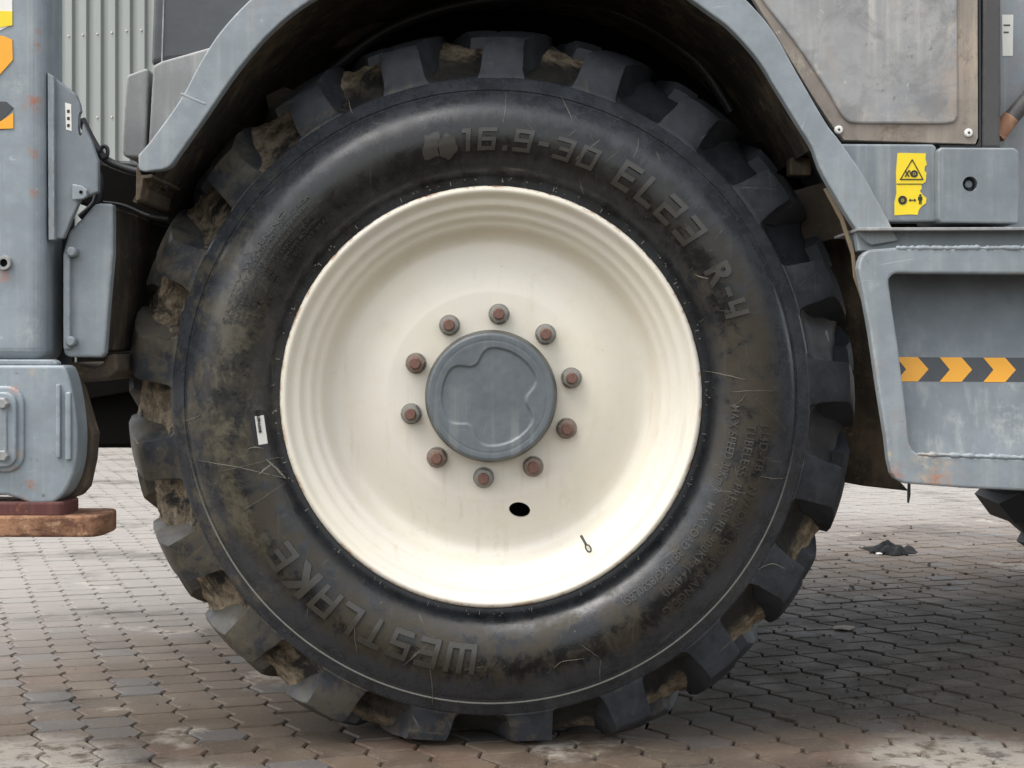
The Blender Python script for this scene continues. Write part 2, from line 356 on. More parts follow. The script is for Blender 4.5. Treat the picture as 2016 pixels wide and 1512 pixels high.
def tube(pts, rad, n=10, jit=0.0, seed=1):
    """pts: world points; round tube, radius may be jittered per ring"""
    rg = random.Random(seed); bm = bmesh.new(); rings = []
    for i, p in enumerate(pts):
        a = pts[max(i - 1, 0)]; c = pts[min(i + 1, len(pts) - 1)]
        t = (Vector(c) - Vector(a)).normalized()
        u = t.cross(Vector((0, 1, 0.01))).normalized(); v = t.cross(u)
        r = rad * (1 + rg.uniform(-jit, jit))
        rings.append([bm.verts.new(Vector(p) + (u * math.cos(2 * math.pi * k / n) + v * math.sin(2 * math.pi * k / n)) * r) for k in range(n)])
    for A, B in zip(rings, rings[1:]):
        for k in range(n): bm.faces.new((A[k], A[(k + 1) % n], B[(k + 1) % n], B[k]))
    bm.faces.new(rings[0]); bm.faces.new(rings[-1][::-1])
    return bm
def cylY(c, r, y0, y1, n=20, chamfer=0.0, r2=None):
    """solid disc along Y, centre c, front at y0 (near), back at y1"""
    r2 = r2 or r
    bm = bmesh.new(); prof = []
    if chamfer: prof += [(r - chamfer, y0), (r, y0 + chamfer)]
    else: prof += [(r, y0)]
    prof += [(r2, y1)]
    rings = [[bm.verts.new((c[0] + q * math.cos(2 * math.pi * k / n), yy, c[1] + q * math.sin(2 * math.pi * k / n))) for k in range(n)] for q, yy in prof]
    for A, B in zip(rings, rings[1:]):
        for k in range(n): bm.faces.new((A[k], A[(k + 1) % n], B[(k + 1) % n], B[k]))
    bm.faces.new(rings[0]); bm.faces.new(rings[-1][::-1])
    return bm
def cut(o, cutter_bm):
    me = bpy.data.meshes.new('cutter'); bmesh.ops.recalc_face_normals(cutter_bm, faces=cutter_bm.faces); cutter_bm.to_mesh(me); cutter_bm.free()
    c = bpy.data.objects.new('cutter', me); C.objects.link(c)
    mw = world_of(o); c.matrix_world = Matrix.Identity(4)
    m = o.modifiers.new('cut', 'BOOLEAN'); m.object = c; m.operation = 'DIFFERENCE'; m.solver = 'EXACT'
    bpy.context.view_layer.update()
    dg = bpy.context.evaluated_depsgraph_get()
    new = bpy.data.meshes.new_from_object(o.evaluated_get(dg))
    o.modifiers.clear(); old = o.data; new.name = old.name
    o.data = new; bpy.data.objects.remove(c); bpy.data.meshes.remove(old)

# ------------------------------------------------------------------ the setting: paved yard
bm = bmesh.new()
GS = 1500
vs = [bm.verts.new(p) for p in ((-GS, -40, -.0085), (GS, -40, -.0085), (GS, GS, -.0085), (-GS, GS, -.0085))]
bm.faces.new(vs)
pavement = bm_obj('pavement', bm, M['sand']); pavement['kind'] = 'structure'; pavement['label'] = 'yard of interlocking zigzag concrete pavers'

ANG = R(20.2)                                        # paver columns run away to the left
UX, UY = -math.sin(ANG), math.cos(ANG)               # along a column
TX, TY = math.cos(ANG), math.sin(ANG)                # across the columns
PW, PL = .0990, .0965
AMP = .0092
def zig(v):                                          # offset of a column edge, one tooth per paver
    f = v % 1.0
    return (-AMP + 2 * AMP * f / .34) if f < .34 else (AMP - 2 * AMP * (f - .34) / .66)
def wav(u): return .0022 * math.sin(2 * math.pi * u + .6)
def paver_outline(seed):
    rg = random.Random(seed)
    j = lambda: rg.uniform(-.0009, .0009)
    g, gc = .0027, .0009
    pts = []
    for u in (0, .3, .7, 1): pts.append((u * PW + (zig(0) + g if u == 0 else zig(0) - g if u == 1 else 0) + j(), wav(u) + gc + j()))
    for f in (.34,): pts.append((PW + zig(f) - g + j(), f * PL + j()))
    for u in (1, .7, .3, 0): pts.append((u * PW + (zig(0) - g if u == 1 else zig(0) + g if u == 0 else 0) + j(), PL + wav(u) - gc + j()))
    pts.append((zig(.34) + g + j(), .34 * PL + j()))
    return pts
def add_paver(bm, pts, mat4):
    cx = sum(p[0] for p in pts) / len(pts); cy = sum(p[1] for p in pts) / len(pts)
    rings = []
    for k, z in ((.0, -.03), (.0, -.0042), (.0027, 0.0)):
        ring = []
        for x, y in pts:
            dx, dy = cx - x, cy - y; L = math.hypot(dx, dy)
            ring.append(bm.verts.new(mat4 @ Vector((x + dx / L * k * 1.3 - cx, y + dy / L * k * 1.3 - cy, z))))
        rings.append(ring)
    n = len(pts)
    for A, B in zip(rings, rings[1:]):
        for i in range(n): bm.faces.new((A[i], A[(i + 1) % n], B[(i + 1) % n], B[i]))
    bm.faces.new(rings[-1])
VAR = 8
outl = [paver_outline(100 + k) for k in range(VAR)]
pm = []
for k in range(VAR):
    bm = bmesh.new(); add_paver(bm, outl[k], Matrix.Identity(4))
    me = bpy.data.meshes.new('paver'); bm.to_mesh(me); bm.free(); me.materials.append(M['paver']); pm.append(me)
cells = []
for i in range(-170, 171):
    for jj in range(-5, 150):
        x0 = i * PW * TX + (jj + .5) * PL * UX + PW * .5 * TX; y0 = i * PW * TY + (jj + .5) * PL * UY + 2.0 + PW * .5 * TY
        if y0 < 2.1 or y0 > 13.5: continue
        px = 1008 + F * x0 / y0; py = HZ + F * CH / y0
        if px < -2000 or px > 3900: continue
        seen = -60 < px < 2080 and py < 1545
        # hidden behind the wheel or the body at the left and right
        if seen and ((px - 965) ** 2 + (py - 781) ** 2 < 640 ** 2 or py < 880): seen = False
        if seen and px < 230 and py < 1060 and py < 1000: seen = False
        if seen and px > 1640 and py < 960: seen = False
        area = (F * PW / y0) * (F * CH * PL / y0 ** 2)
        cells.append((0 if seen else 1, -area, x0, y0))
cells.sort()
stuff = bmesh.new()
for q, (hid, na, x0, y0) in enumerate(cells):
    k = rnd.randrange(VAR)
    m4 = Matrix.Translation((x0, y0, rnd.uniform(-.0024, .0016))) @ Matrix.Rotation(ANG + rnd.uniform(-.008, .008), 4, 'Z') @ Matrix.Rotation(rnd.uniform(-.006, .006), 4, 'X') @ Matrix.Rotation(rnd.uniform(-.005, .005), 4, 'Y')
    if q < 299 and not hid:
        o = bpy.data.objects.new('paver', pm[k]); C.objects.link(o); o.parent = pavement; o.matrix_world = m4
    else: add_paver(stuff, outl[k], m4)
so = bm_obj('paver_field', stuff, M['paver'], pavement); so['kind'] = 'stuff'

# ------------------------------------------------------------------ clad wall far behind
wall = bpy.data.objects.new('clad_wall', None); C.objects.link(wall)
wdir = Vector((math.cos(R(-20)), math.sin(R(-20)), 0)); wn_ = Vector((wdir.y, -wdir.x, 0))
wc = W(215, 690, 14.0); wc.z = 0
wall.location = wc
wall['label'] = 'pale grey ribbed metal wall behind the machine'; wall['category'] = 'wall'
PITCH = 33.6 * 14.0 / F
bm = bmesh.new(); prev = None
NP = 34
for i in range(-NP, NP):
    for f, dp in ((0, 0), (.40, 0), (.44, .035), (.50, .035), (.90, .035), (.94, 0)):
        p = wc + wdir * ((i + f) * PITCH) + wn_ * (-dp)
        a = bm.verts.new((p.x, p.y, -.01)); c = bm.verts.new((p.x, p.y, 6.2))
        if prev: bm.faces.new((prev[0], a, c, prev[1]))
        prev = (a, c)
ret = bmesh.ops.extrude_face_region(bm, geom=bm.faces[:])
for v in ret['geom']:
    if isinstance(v, bmesh.types.BMVert): v.co -= wn_ * .05
bm_obj('cladding', bm, M['clad'], wall)
bm = bmesh.new()
for z in (2.85, 2.38, 2.09 + .87, 3.6, 1.2):
    for i in range(-NP, NP):
        if z == 2.96: continue
        p = wc + wdir * ((i + .2) * PITCH) + wn_ * .004
        bmesh.ops.create_icosphere(bm, subdivisions=1, radius=.011, matrix=Matrix.Translation((p.x, p.y, z + rnd.uniform(-.004, .004))))
rv = bm_obj('rivets', bm, M['steel'], wall); rv['kind'] = 'stuff'

# ------------------------------------------------------------------ the machine
Y0 = 3.007                                            # the wheel's outer face
SC = Y0 / F
ROOT = bpy.data.objects.new('wheeled_loader', None); C.objects.link(ROOT)
ROOT.location = (-.04, 3.6, 0)
ROOT['label'] = 'grey wheeled loader with cream rimmed wheel, wheel arch, step and rusty outrigger foot'
ROOT['category'] = 'construction machine'

# ---- wheel
HUB = W(966, 782, Y0)
wheel = bpy.data.objects.new('wheel', None); C.objects.link(wheel)
wheel.parent = ROOT; wheel.matrix_parent_inverse = world_of(ROOT).inverted(); wheel.location = HUB

def at_wheel(name, bm, mat, smooth=35, ctr=None):
    """bm in wheel-local coordinates (x right, y back, z up)"""
    if ctr is None: bmesh.ops.recalc_face_normals(bm, faces=bm.faces)
    me = bpy.data.meshes.new(name); bm.to_mesh(me); bm.free()
    if smooth:
        me.polygons.foreach_set('use_smooth', [True] * len(me.polygons)); me.set_sharp_from_angle(angle=R(smooth))
    me.materials.append(mat)
    o = bpy.data.objects.new(name, me); C.objects.link(o); o.parent = wheel
    return o
def pol(r, th, dd): return Vector((r * math.sin(th), dd, r * math.cos(th)))
GZ = -HUB.z + .001                                    # ground in wheel coordinates
def squash(v):
    """flatten against the ground with a little bulge"""
    if v.z < GZ + .07:
        t = GZ + .07 - v.z
        lim = .07
        nz = GZ + lim * math.exp(-t / lim) if t > 0 else v.z
        nz = max(nz if t < .3 else GZ, GZ)
        v = Vector((v.x, v.y, max(GZ, GZ + .07 - .07 * (1 - math.exp(-t / .05)) - max(0, 0))))
    return v
def ground(v):
    z = v.z
    if z < GZ + .03:
        t = (GZ + .03 - z)
        z = GZ + .03 - .03 * (1 - math.exp(-t / .03))
        v = Vector((v.x, v.y - .10 * max(0, t - .012) * (1 if v.y < .1 else 0), z))
    return v
HALF = [(.396, .062), (.402, .050), (.412, .046), (.421, .0465), (.4225, .0445), (.426, .0435), (.4275, .0405), (.437, .0300), (.448, .0195), (.460, .0115), (.474, .0052), (.490, .0012),
        (.506, 0.0), (.522, .0016), (.538, .0062), (.553, .0132), (.567, .0220), (.579, .0312), (.5885, .0388), (.5900, .0428), (.5930, .0438), (.5945, .0412),
        (.606, .0500), (.6165, .0570), (.6215, .0605), (.6225, .0630), (.625, .085), (.632, .108), (.646, .128), (.667, .148), (.689, .170), (.705, .194), (.711, .215)]
def sidewall_d(r):
    for (r0, d0), (r1, d1) in zip(HALF, HALF[1:]):
        if r0 <= r <= r1: return d0 + (d1 - d0) * (r - r0) / (r1 - r0)
    return .05
def crown_r(dd):
    for (r0, d0), (r1, d1) in zip(HALF, HALF[1:]):
        if r0 >= .622 and d0 <= dd <= d1: return r0 + (r1 - r0) * (dd - d0) / (d1 - d0)
    return .711
prof = HALF + [(r, .43 - dd) for r, dd in reversed(HALF[:-1])]
NSEG = 288
bm = bmesh.new(); rings = []
for k in range(NSEG):
    th = 2 * math.pi * k / NSEG
    ring = []
    for r, dd in prof:
        v = pol(r, th, dd)
        if r > .45:
            n = mnoise.noise(Vector((math.sin(th) * 7, math.cos(th) * 7, r * 9))) * .0012
            v.y += n
        ring.append(bm.verts.new(ground(v)))
    rings.append(ring)
for A, B in zip(rings, rings[1:] + rings[:1]):
    for i in range(len(prof) - 1): bm.faces.new((A[i], A[i + 1], B[i + 1], B[i]))
tyre = at_wheel('tyre', bm, M['tyre'], 60)

# lugs: 21 near the outer shoulder, 21 near the inner one
SECT = [ # depth, base radius, top radius, shift (0..1), half width base, half width top (m)
    (.0600, .6205, .6226, 0, .056, .0525), (.0640, .622, .6300, 0.0, .0515, .0480), (.0690, .624, .6440, 0.0, .0485, .0445), (.0770, .628, .6720, .02, .0462, .0408), (.0835, .632, .6965, .04, .0448, .0385),
    (.0890, .636, .7045, .07, .0440, .0378), (.112, .650, .7160, .25, .0430, .037), (.140, .664, .7270, .46, .0425, .0362), (.175, .676, .7350, .72, .041, .035),
    (.210, .680, .7385, .92, .039, .032), (.236, .680, .738, 1.02, .035, .027), (.246, .680, .725, 1.06, .031, .023)]
SH = R(5.6)
def lug_mesh(th0, inner, seed):
    rg = random.Random(seed); bm = bmesh.new(); rings = []
    wj = rg.uniform(-.002, .002); sj = rg.uniform(-.012, .012)
    for i, (dd, rb, rt, sh, wb, wt) in enumerate(SECT):
        th = th0 + SH * sh + sj * .3
        yy = (.43 - dd) if inner else dd
        rt2 = rt + rg.uniform(-.0022, .0018); bt = min(.0025, (rt - rb) * .3)
        ring = []
        for a, r in ((-(wb + .004), rb), (-(wb * .55 + wt * .45) - .0005, rb + (rt2 - rb) * .35), (-wt - wj, rt2 - bt), (-wt - wj + .0022, rt2), (-wt * .33, rt2 + .0008), (wt * .33, rt2 + .0008),
                     (wt + wj - .0022, rt2), (wt + wj, rt2 - bt), (wb * .55 + wt * .45 + .0005, rb + (rt2 - rb) * .35), (wb + .004, rb)):
            t = th + (a + rg.uniform(-.0014, .0014)) / .68
            ring.append(bm.verts.new(ground(pol(r, t, yy))))
        rings.append(ring)
    n = 10
    for A, B in zip(rings, rings[1:]):
        for k in range(n): bm.faces.new((A[k], A[(k + 1) % n], B[(k + 1) % n], B[k]))
    bm.faces.new(rings[0]); bm.faces.new(rings[-1][::-1])
    return bm
NL = 21
TH0 = R(1.7); STEP = 2 * math.pi / NL
lugs = []
for k in range(NL):
    lugs.append(at_wheel('lug', lug_mesh(TH0 + k * STEP, False, 40 + k), M['lug'], 30))
for k in range(NL):
    lugs.append(at_wheel('lug', lug_mesh(TH0 + (k + .5) * STEP - R(.4), True, 90 + k), M['lug'], 30))

# mud packed between the outer lugs
for k in range(NL):
    th0 = TH0 + (k + .5) * STEP
    deg = math.degrees(th0) % 360
    left = 1 if 180 < deg < 350 else (.45 if 100 < deg <= 180 else .35)
    rg = random.Random(300 + k)
    if 20 < deg < 100: left = .12
    A = R(5.0); nu, nv = 18, 14
    bm = bmesh.new(); grid = []
    off = rg.uniform(0, 50)
    for i in range(nu + 1):
        row = []
        for j in range(nv + 1):
            u = -1 + 2 * i / nu; v = j / nv
            dd = .070 + .143 * v
            base = crown_r(dd)
            nz = mnoise.noise(Vector((u * 1.7 + off, v * 2.3, 1.3))) * .7 + mnoise.noise(Vector((u * 5 + off, v * 7, 4))) * .4 + mnoise.noise(Vector((u * 13 + off, v * 16, 9))) * .22
            fillet = .010 * abs(u) ** 4
            h = fillet + (.002 + .007 * left * min(1, v * 1.6)) * (1 + 1.3 * nz) * (1 if v > .12 else v / .12) - .002 - (.010 if v < .05 else 0)
            row.append(bm.verts.new(ground(pol(base + h, th0 + A * u + SH * v * .80, dd - .5 * h * (1 - v) + .002 * nz))))
        grid.append(row)
    for i in range(nu):
        for j in range(nv): bm.faces.new((grid[i][j], grid[i + 1][j], grid[i + 1][j + 1], grid[i][j + 1]))
    ret = bmesh.ops.extrude_face_region(bm, geom=bm.faces[:])
    for v in ret['geom']:
        if isinstance(v, bmesh.types.BMVert):
            q = Vector((v.co.x, 0, v.co.z)).normalized() * .02; v.co -= q; v.co.z = max(v.co.z, GZ)
    at_wheel('mud_cake', bm, M['mudcake'] if left > .2 else M['lug'], 50)

# rim
RIM = [(.398, .060), (.4065, .050), (.4072, .030), (.4050, .0225), (.4000, .0190), (.3955, .0195), (.3925, .0225), (.3890, .030), (.3850, .036), (.3800, .0385), (.3740, .0395),
       (.3700, .042), (.3665, .050), (.3625, .056), (.3560, .0585), (.3510, .0610), (.3475, .069), (.3440, .076), (.3390, .079), (.3345, .082), (.3300, .094), (.3250, .109),
       (.3190, .120), (.3110, .1265), (.3000, .1275), (.2850, .1235), (.2600, .1135), (.2350, .1035), (.2200, .0990), (.2130, .0975), (.2080, .0955), (.2020, .0945), (.150, .0945), (.06, .0945)]
back = [(.06, .107), (.2080, .108), (.2850, .136), (.3110, .140), (.332, .125), (.344, .100), (.360, .085), (.3750, .066), (.3900, .058)]
bm = bmesh.new(); rings = []
full = RIM + back
for k in range(200):
    th = 2 * math.pi * k / 200
    rings.append([bm.verts.new(pol(r, th, dd)) for r, dd in full])
for A, B in zip(rings, rings[1:] + rings[:1]):
    for i in range(len(full)): bm.faces.new((A[i], A[(i + 1) % len(full)], B[(i + 1) % len(full)], B[i]))
rim = at_wheel('rim', bm, M['rim'], 45)
# hand hole through the dish
hc = W(1023, 1003, Y0 + .108) - HUB
cb = bmesh.new(); rg_ = []
n = 32
axr = math.atan2(hc.x, hc.z)
for yy in (.03, .2):
    ring = []
    for k in range(n):
        a = 2 * math.pi * k / n
        ex, ez = .0212 * math.cos(a), .0150 * math.sin(a)
        ro = R(-12)
        ring.append(cb.verts.new(Vector((hc.x + ex * math.cos(ro) - ez * math.sin(ro), yy, hc.z + ex * math.sin(-ro) * -1 + ez * math.cos(ro))) + HUB))
    rg_.append(ring)
for k in range(n): cb.faces.new((rg_[0][k], rg_[0][(k + 1) % n], rg_[1][(k + 1) % n], rg_[1][k]))
cb.faces.new(rg_[0]); cb.faces.new(rg_[1][::-1])
cut(rim, cb)
rim.data.set_sharp_from_angle(angle=R(45))
# brake drum behind the dish
bm = bmesh.new()
at_wheel('brake_drum', cylY((0, 0), .30, .16, .42, 48), M['black'], 40)

# hub cap with a recessed three-lobed field
def trefoil(th):
    r = .0945
    for a in (332, 95, 215):
        dlt = (math.degrees(th) - a + 180) % 360 - 180
        r -= .0265 * math.exp(-(abs(dlt) / 17.5) ** 2.6)
    return r
bm = bmesh.new(); NA, NR = 260, 96
CF = .030
rows = []
for i in range(NR + 1):
    r = .1185 * i / NR
    row = []
    for k in range(NA):
        th = 2 * math.pi * k / NA
        t = (r - trefoil(th)) / .0026
        s = min(1, max(0, .5 + t / 2)); s = s * s * (3 - 2 * s)
        dd = CF + .0034 * (1 - s)
        ringd = math.exp(-((r - .1085) / .002) ** 2) * .0004
        dd += ringd + .0003 * mnoise.noise(Vector((math.sin(th) * r * 90, math.cos(th) * r * 60, 2)))
        row.append(bm.verts.new(pol(r, th, dd)) if i else None)
    rows.append(row)
c0 = bm.verts.new((0, CF + .0034, 0))
for k in range(NA): bm.faces.new((c0, rows[1][k], rows[1][(k + 1) % NA]))
for A, B in zip(rows[1:], rows[2:]):
    for k in range(NA): bm.faces.new((A[k], B[k], B[(k + 1) % NA], A[(k + 1) % NA]))
prev = rows[-1]
for r, dd in ((.1210, CF + .0008), (.1232, CF + .003)):
    cur = [bm.verts.new(pol(r, 2 * math.pi * k / NA, dd)) for k in range(NA)]
    for k in range(NA): bm.faces.new((prev[k], cur[k], cur[(k + 1) % NA], prev[(k + 1) % NA]))
    prev = cur
side0 = len(bm.faces)
for r, dd in ((.1262, CF + .010), (.1288, CF + .030), (.1300, .097)):
    cur = [bm.verts.new(pol(r, 2 * math.pi * k / NA, dd)) for k in range(NA)]
    for k in range(NA):
        f = bm.faces.new((prev[k], cur[k], cur[(k + 1) % NA], prev[(k + 1) % NA])); f.material_index = 1
    prev = cur
cap = at_wheel('hub_cap', bm, M['cap'], 60); cap.data.materials.append(M['cap_side'])

# nuts and studs
def nut_bm(seed):
    rg = random.Random(seed); bm = bmesh.new()
    prof = [(.0186, .0), (.0186, -.0025), (.0176, -.0034)]
    rings = []
    for r, yy in prof: rings.append([bm.verts.new((r * math.sin(2 * math.pi * k / 24), yy, r * math.cos(2 * math.pi * k / 24))) for k in range(24)])
    hx = lambda a: 1 / max(math.cos(((a + math.pi / 6) % (math.pi / 3)) - math.pi / 6), .5)
    for r, yy, h in ((.0174, -.0035, 1), (.0174, -.0195, 1), (.0164, -.0225, .6), (.0122, -.0240, 0)):
        rings.append([bm.verts.new((r * (1 + h * (hx(2 * math.pi * k / 24) - 1)) * math.sin(2 * math.pi * k / 24), yy, r * (1 + h * (hx(2 * math.pi * k / 24) - 1)) * math.cos(2 * math.pi * k / 24))) for k in range(24)])
    for A, B in zip(rings, rings[1:]):
        for k in range(24): bm.faces.new((A[k], A[(k + 1) % 24], B[(k + 1) % 24], B[k]))
    bm.faces.new(rings[-1]); bm.faces.new(rings[0][::-1])
    return bm
nut0 = stud0 = None
for k in range(10):
    th = R(5.4) + k * R(36)
    p = pol(.1615, th, .0940)
    if nut0 is None:
        nut0 = at_wheel('nut', nut_bm(1), M['nut'], 35); stud0 = at_wheel('stud', cylY((0, 0), .0112, -.034, -.018, 20, .0022), M['stud'], 40)
        ring0 = at_wheel('washer', cylY((0, 0), .0208, -.0012, .0005, 28), M['wash'], 40)
        a, s, wsh = nut0, stud0, ring0
        nut1 = nut0.data.copy(); nut1.materials.clear(); nut1.materials.append(M['nut_worn'])
    else:
        a, s, wsh = nut0.copy(), stud0.copy(), ring0.copy()
        if k in (3, 4, 8): a.data = nut1
        if k in (6,): a.data = nut1
        for q in (a, s, wsh): C.objects.link(q)
    ro = rnd.uniform(0, 1.0)
    for q in (a, s, wsh): q.location = p; q.rotation_euler = (0, ro, 0)

# valve stem on the barrel
v0 = W(1144, 1055, Y0 + .070) - HUB; v1 = W(1163, 1088, Y0 + .040) - HUB
bm = tube([v0, v0.lerp(v1, .5)], .0026, 10); valve = at_wheel('valve', bm, M['hose'], 40)
pts = []
mid = v0.lerp(v1, .75); ax = (v1 - v0).normalized(); sd = Vector((ax.z, 0, -ax.x)).normalized()
for k in range(17):
    a = 2 * math.pi * k / 16; pts.append(mid + ax * .0090 * math.cos(a) + sd * .0046 * math.sin(a))
at_wheel('valve_loop', tube(pts, .0015, 8), M['ink'], 40)

# moulded lettering
def lettering(text, r, th0, th1, size, name='lettering', weight=.02, shear=.0, raise_=.0022, mat='letter', xs=None):
    """text clockwise from th0 to th1 (degrees), letter tops outward, following the sidewall"""
    out = bmesh.new()
    ws = []
    cache = lettering.cache
    for ch in text:
        key = (ch, weight, shear)
        if key not in cache:
            cu = bpy.data.curves.new('glyph', 'FONT'); cu.body = ch; cu.size = 1.0; cu.extrude = .5; cu.offset = weight; cu.resolution_u = 4
            cu.shear = shear
            ob = bpy.data.objects.new('glyph', cu); C.objects.link(ob); bpy.context.view_layer.update()
            dg = bpy.context.evaluated_depsgraph_get()
            me = bpy.data.meshes.new_from_object(ob.evaluated_get(dg))
            vv = [v.co.copy() for v in me.vertices]; ff = [tuple(f.vertices) for f in me.polygons]
            bpy.data.objects.remove(ob); bpy.data.curves.remove(cu); bpy.data.meshes.remove(me)
            if vv: lo = min(v.x for v in vv); hi = max(v.x for v in vv)
            else: lo, hi = 0, .3
            cache[key] = (vv, ff, lo, hi)
        vv, ff, lo, hi = cache[key]
        ws.append((vv, ff, lo, hi, (hi - lo) + (.15 if size > .03 else .10) if ch != ' ' else .32))
    total = sum(q[4] for q in ws)
    arc = R(th1 - th0) * r
    kx = arc / total if xs is None else xs
    u = 0.0
    hcap = .70
    for vv, ff, lo, hi, adv in ws:
        g = bmesh.new(); gv = [g.verts.new(v) for v in vv]
        for f in ff:
            try: g.faces.new([gv[q] for q in f])
            except ValueError: pass
        bmesh.ops.triangulate(g, faces=g.faces[:])
        if size > .03:
            for lim in (.36, .22, .15):
                bmesh.ops.subdivide_edges(g, edges=[e for e in g.edges if e.calc_length() > lim and abs(e.verts[0].co.z - e.verts[1].co.z) < .1], cuts=1)
                bmesh.ops.triangulate(g, faces=[f for f in g.faces if len(f.verts) > 3])
        mp = {}
        for v in g.verts:
            uu = (u + (v.co.x - lo)) * kx; rr_ = r + (v.co.y - .35) * size / hcap
            th = R(th0) + uu / r
            dd = sidewall_d(rr_) + (-raise_ if v.co.z > 0 else .002)
            mp[v] = out.verts.new(ground(pol(rr_, th, dd)))
        for f in g.faces:
            try: out.faces.new([mp[q] for q in f.verts])
            except ValueError: pass
        g.free()
        u += adv
    return at_wheel(name, out, M[mat], 35 if size > .03 else None)
lettering.cache = {}
_t, _w = .125, .56; _r = _w - _t; _m0, _m1 = .29, .41
_top, _bot = (0, .7 - _t, _w, .7), (0, 0, _w, _t)
BLOCK = {'W': [(0, 0, .14, .7), (.33, _t, .47, .7), (.66, 0, .80, .7), (.14, 0, .66, _t)], 'E': [(0, 0, .14, .7), (.14, 0, _w, _t), (.14, _m0, .5, _m1), (.14, .7 - _t, _w, .7)],
         'L': [(0, 0, .14, .7), (.14, 0, _w, _t)], 'T': [(.24, 0, .38, .7 - _t), (0, .7 - _t, .62, .7)], '1': [(.12, 0, .26, .7), (0, .56, .12, .7)],
         '6': [(0, 0, _t, .7), (_t, .7 - _t, _w, .7), (_t, 0, _w, _t), (_r, _t, _w, _m1), (_t, _m0, _r, _m1)], '9': [(_r, 0, _w, .7), (0, 0, _r, _t), (0, .7 - _t, _r, .7), (0, _m0, _t, .7 - _t), (_t, _m0, _r, _m1)],
         '3': [(0, .7 - _t, _r, .7), (0, 0, _r, _t), (.14, _m0, _r, _m1), (_r, 0, _w, .7)], '0': [(0, 0, _t, .7), (_r, 0, _w, .7), (_t, 0, _r, _t), (_t, .7 - _t, _r, .7)],
         '2': [(0, .7 - _t, _r, .7), (_r, _m0, _w, .7), (_t, _m0, _r, _m1), (0, 0, _t, _m1), (_t, 0, _w, _t)], '.': [(0, 0, .15, .15)], '-': [(0, .28, .32, .42)],
         'S': [(_t, .7 - _t, _w, .7), (0, _m0, _t, .7), (_t, _m0, _r, _m1), (_r, 0, _w, _m1), (0, 0, _r, _t)], 'A': [(0, 0, .14, .7), (.46, 0, .60, .7), (.14, .7 - _t, .46, .7), (.14, .22, .46, .34)],
         '4': [(.38, 0, .52, .7), (0, .2, .38, .33), (0, .33, .14, .7)]}
def block_glyphs(weight, shear):
    for ch, rs in BLOCK.items():
        vv, ff = [], []
        for x0, y0, x1, y1 in rs:
            k = len(vv)
            for z in (-.5, .5):
                for x, y in ((x0, y0), (x1, y0), (x1, y1), (x0, y1)): vv.append(Vector((x + shear * y, y, z)))
            ff += [(k + 4, k + 5, k + 6, k + 7)] + [(k + a, k + (a + 1) % 4, k + 4 + (a + 1) % 4, k + 4 + a) for a in range(4)]
        lettering.cache[(ch, weight, shear)] = (vv, ff, min(v.x for v in vv), max(v.x for v in vv))
for _k in ((.045, .12), (.04, .10), (.04, .05), (.045, .08)): block_glyphs(*_k)
lettering('16.9-30', .4935, -6.2, 25.6, .043, weight=.045, shear=.12, raise_=.0044)
lettering('EL23', .4955, 29.2, 53.8, .056, weight=.04, shear=.10, raise_=.0044)
lettering('R-4', .497, 59.5, 73.0, .046, weight=.04, shear=.05, raise_=.0044)
lettering('WESTLAKE', .502, 183.0, 236.5, .058, weight=.045, shear=.08, raise_=.0044)
lettering('J-14D-TB.   NYLON   LOAD RANGE G', .5300, 95.5, 141.5, .0165, weight=.01)
lettering('TUBELESS  PRESSURE 300KPa(44PSI)', .5010, 96.0, 139.0, .0175, weight=.012)
lettering('MAX SPEED 30Km/h   MAX.LOAD 3875KG(8530LBS)', .4690, 92.0, 147.5, .0155, weight=.008)
rows_ = ['SAFETY WARNING', 'SERIOUS INJURY OR DEATH MAY RESULT FROM', 'TIRE FAILURE DUE TO UNDERINFLATION OR', 'OVERLOADING. FOLLOW OWNERS MANUAL OR',
         'TIRE PLACARD IN VEHICLE. EXPLOSION OF TIRE', 'AND RIM ASSEMBLY DUE TO IMPROPER MOUNTING', 'NEVER EXCEED 35 PSI TO SEAT BEADS']
for i, t in enumerate(rows_):
    a0 = -74.5 + i * .2; a1 = (-48 if i == 0 else -40.5 - (i % 3) * 1.6)
    lettering(t, .529 - i * .0108, a0, a1, .0105 if i == 0 else .0066, name='small_print', weight=.012, raise_=.0016)
# flattened worn emblem ahead of the size
def patch(fn, name, mat, up, nu=10, nv=10):
    bm = bmesh.new(); A = []; B = []
    for i in range(nu + 1):
        ra, rb = [], []
        for k in range(nv + 1):
            x, y = fn(i / nu, k / nv)
            q = W(x, y, Y0) - HUB; r_ = math.hypot(q.x, q.z)
            ra.append(bm.verts.new((q.x, sidewall_d(r_) - up, q.z))); rb.append(bm.verts.new((q.x, sidewall_d(r_) + .002, q.z)))
        A.append(ra); B.append(rb)
    for i in range(nu):
        for k in range(nv):
            bm.faces.new((A[i][k], A[i + 1][k], A[i + 1][k + 1], A[i][k + 1]))
    bnd = [(i, 0) for i in range(nu)] + [(nu, k) for k in range(nv)] + [(i, nv) for i in range(nu, 0, -1)] + [(0, k) for k in range(nv, 0, -1)]
    for (i0, k0), (i1, k1) in zip(bnd, bnd[1:] + bnd[:1]):
        bm.faces.new((A[i0][k0], A[i1][k1], B[i1][k1], B[i0][k0]))
    for row in B:
        for v in row:
            if not v.link_faces: bm.verts.remove(v)
    return at_wheel(name, bm, mat, 40)
patch(lambda u, v: (834 + 30 * u + 2.5 * math.sin(v * 7), 266 + 48 * v - 6 * u + 2 * math.sin(u * 6)), 'worn_emblem', M['letter'], .0022)
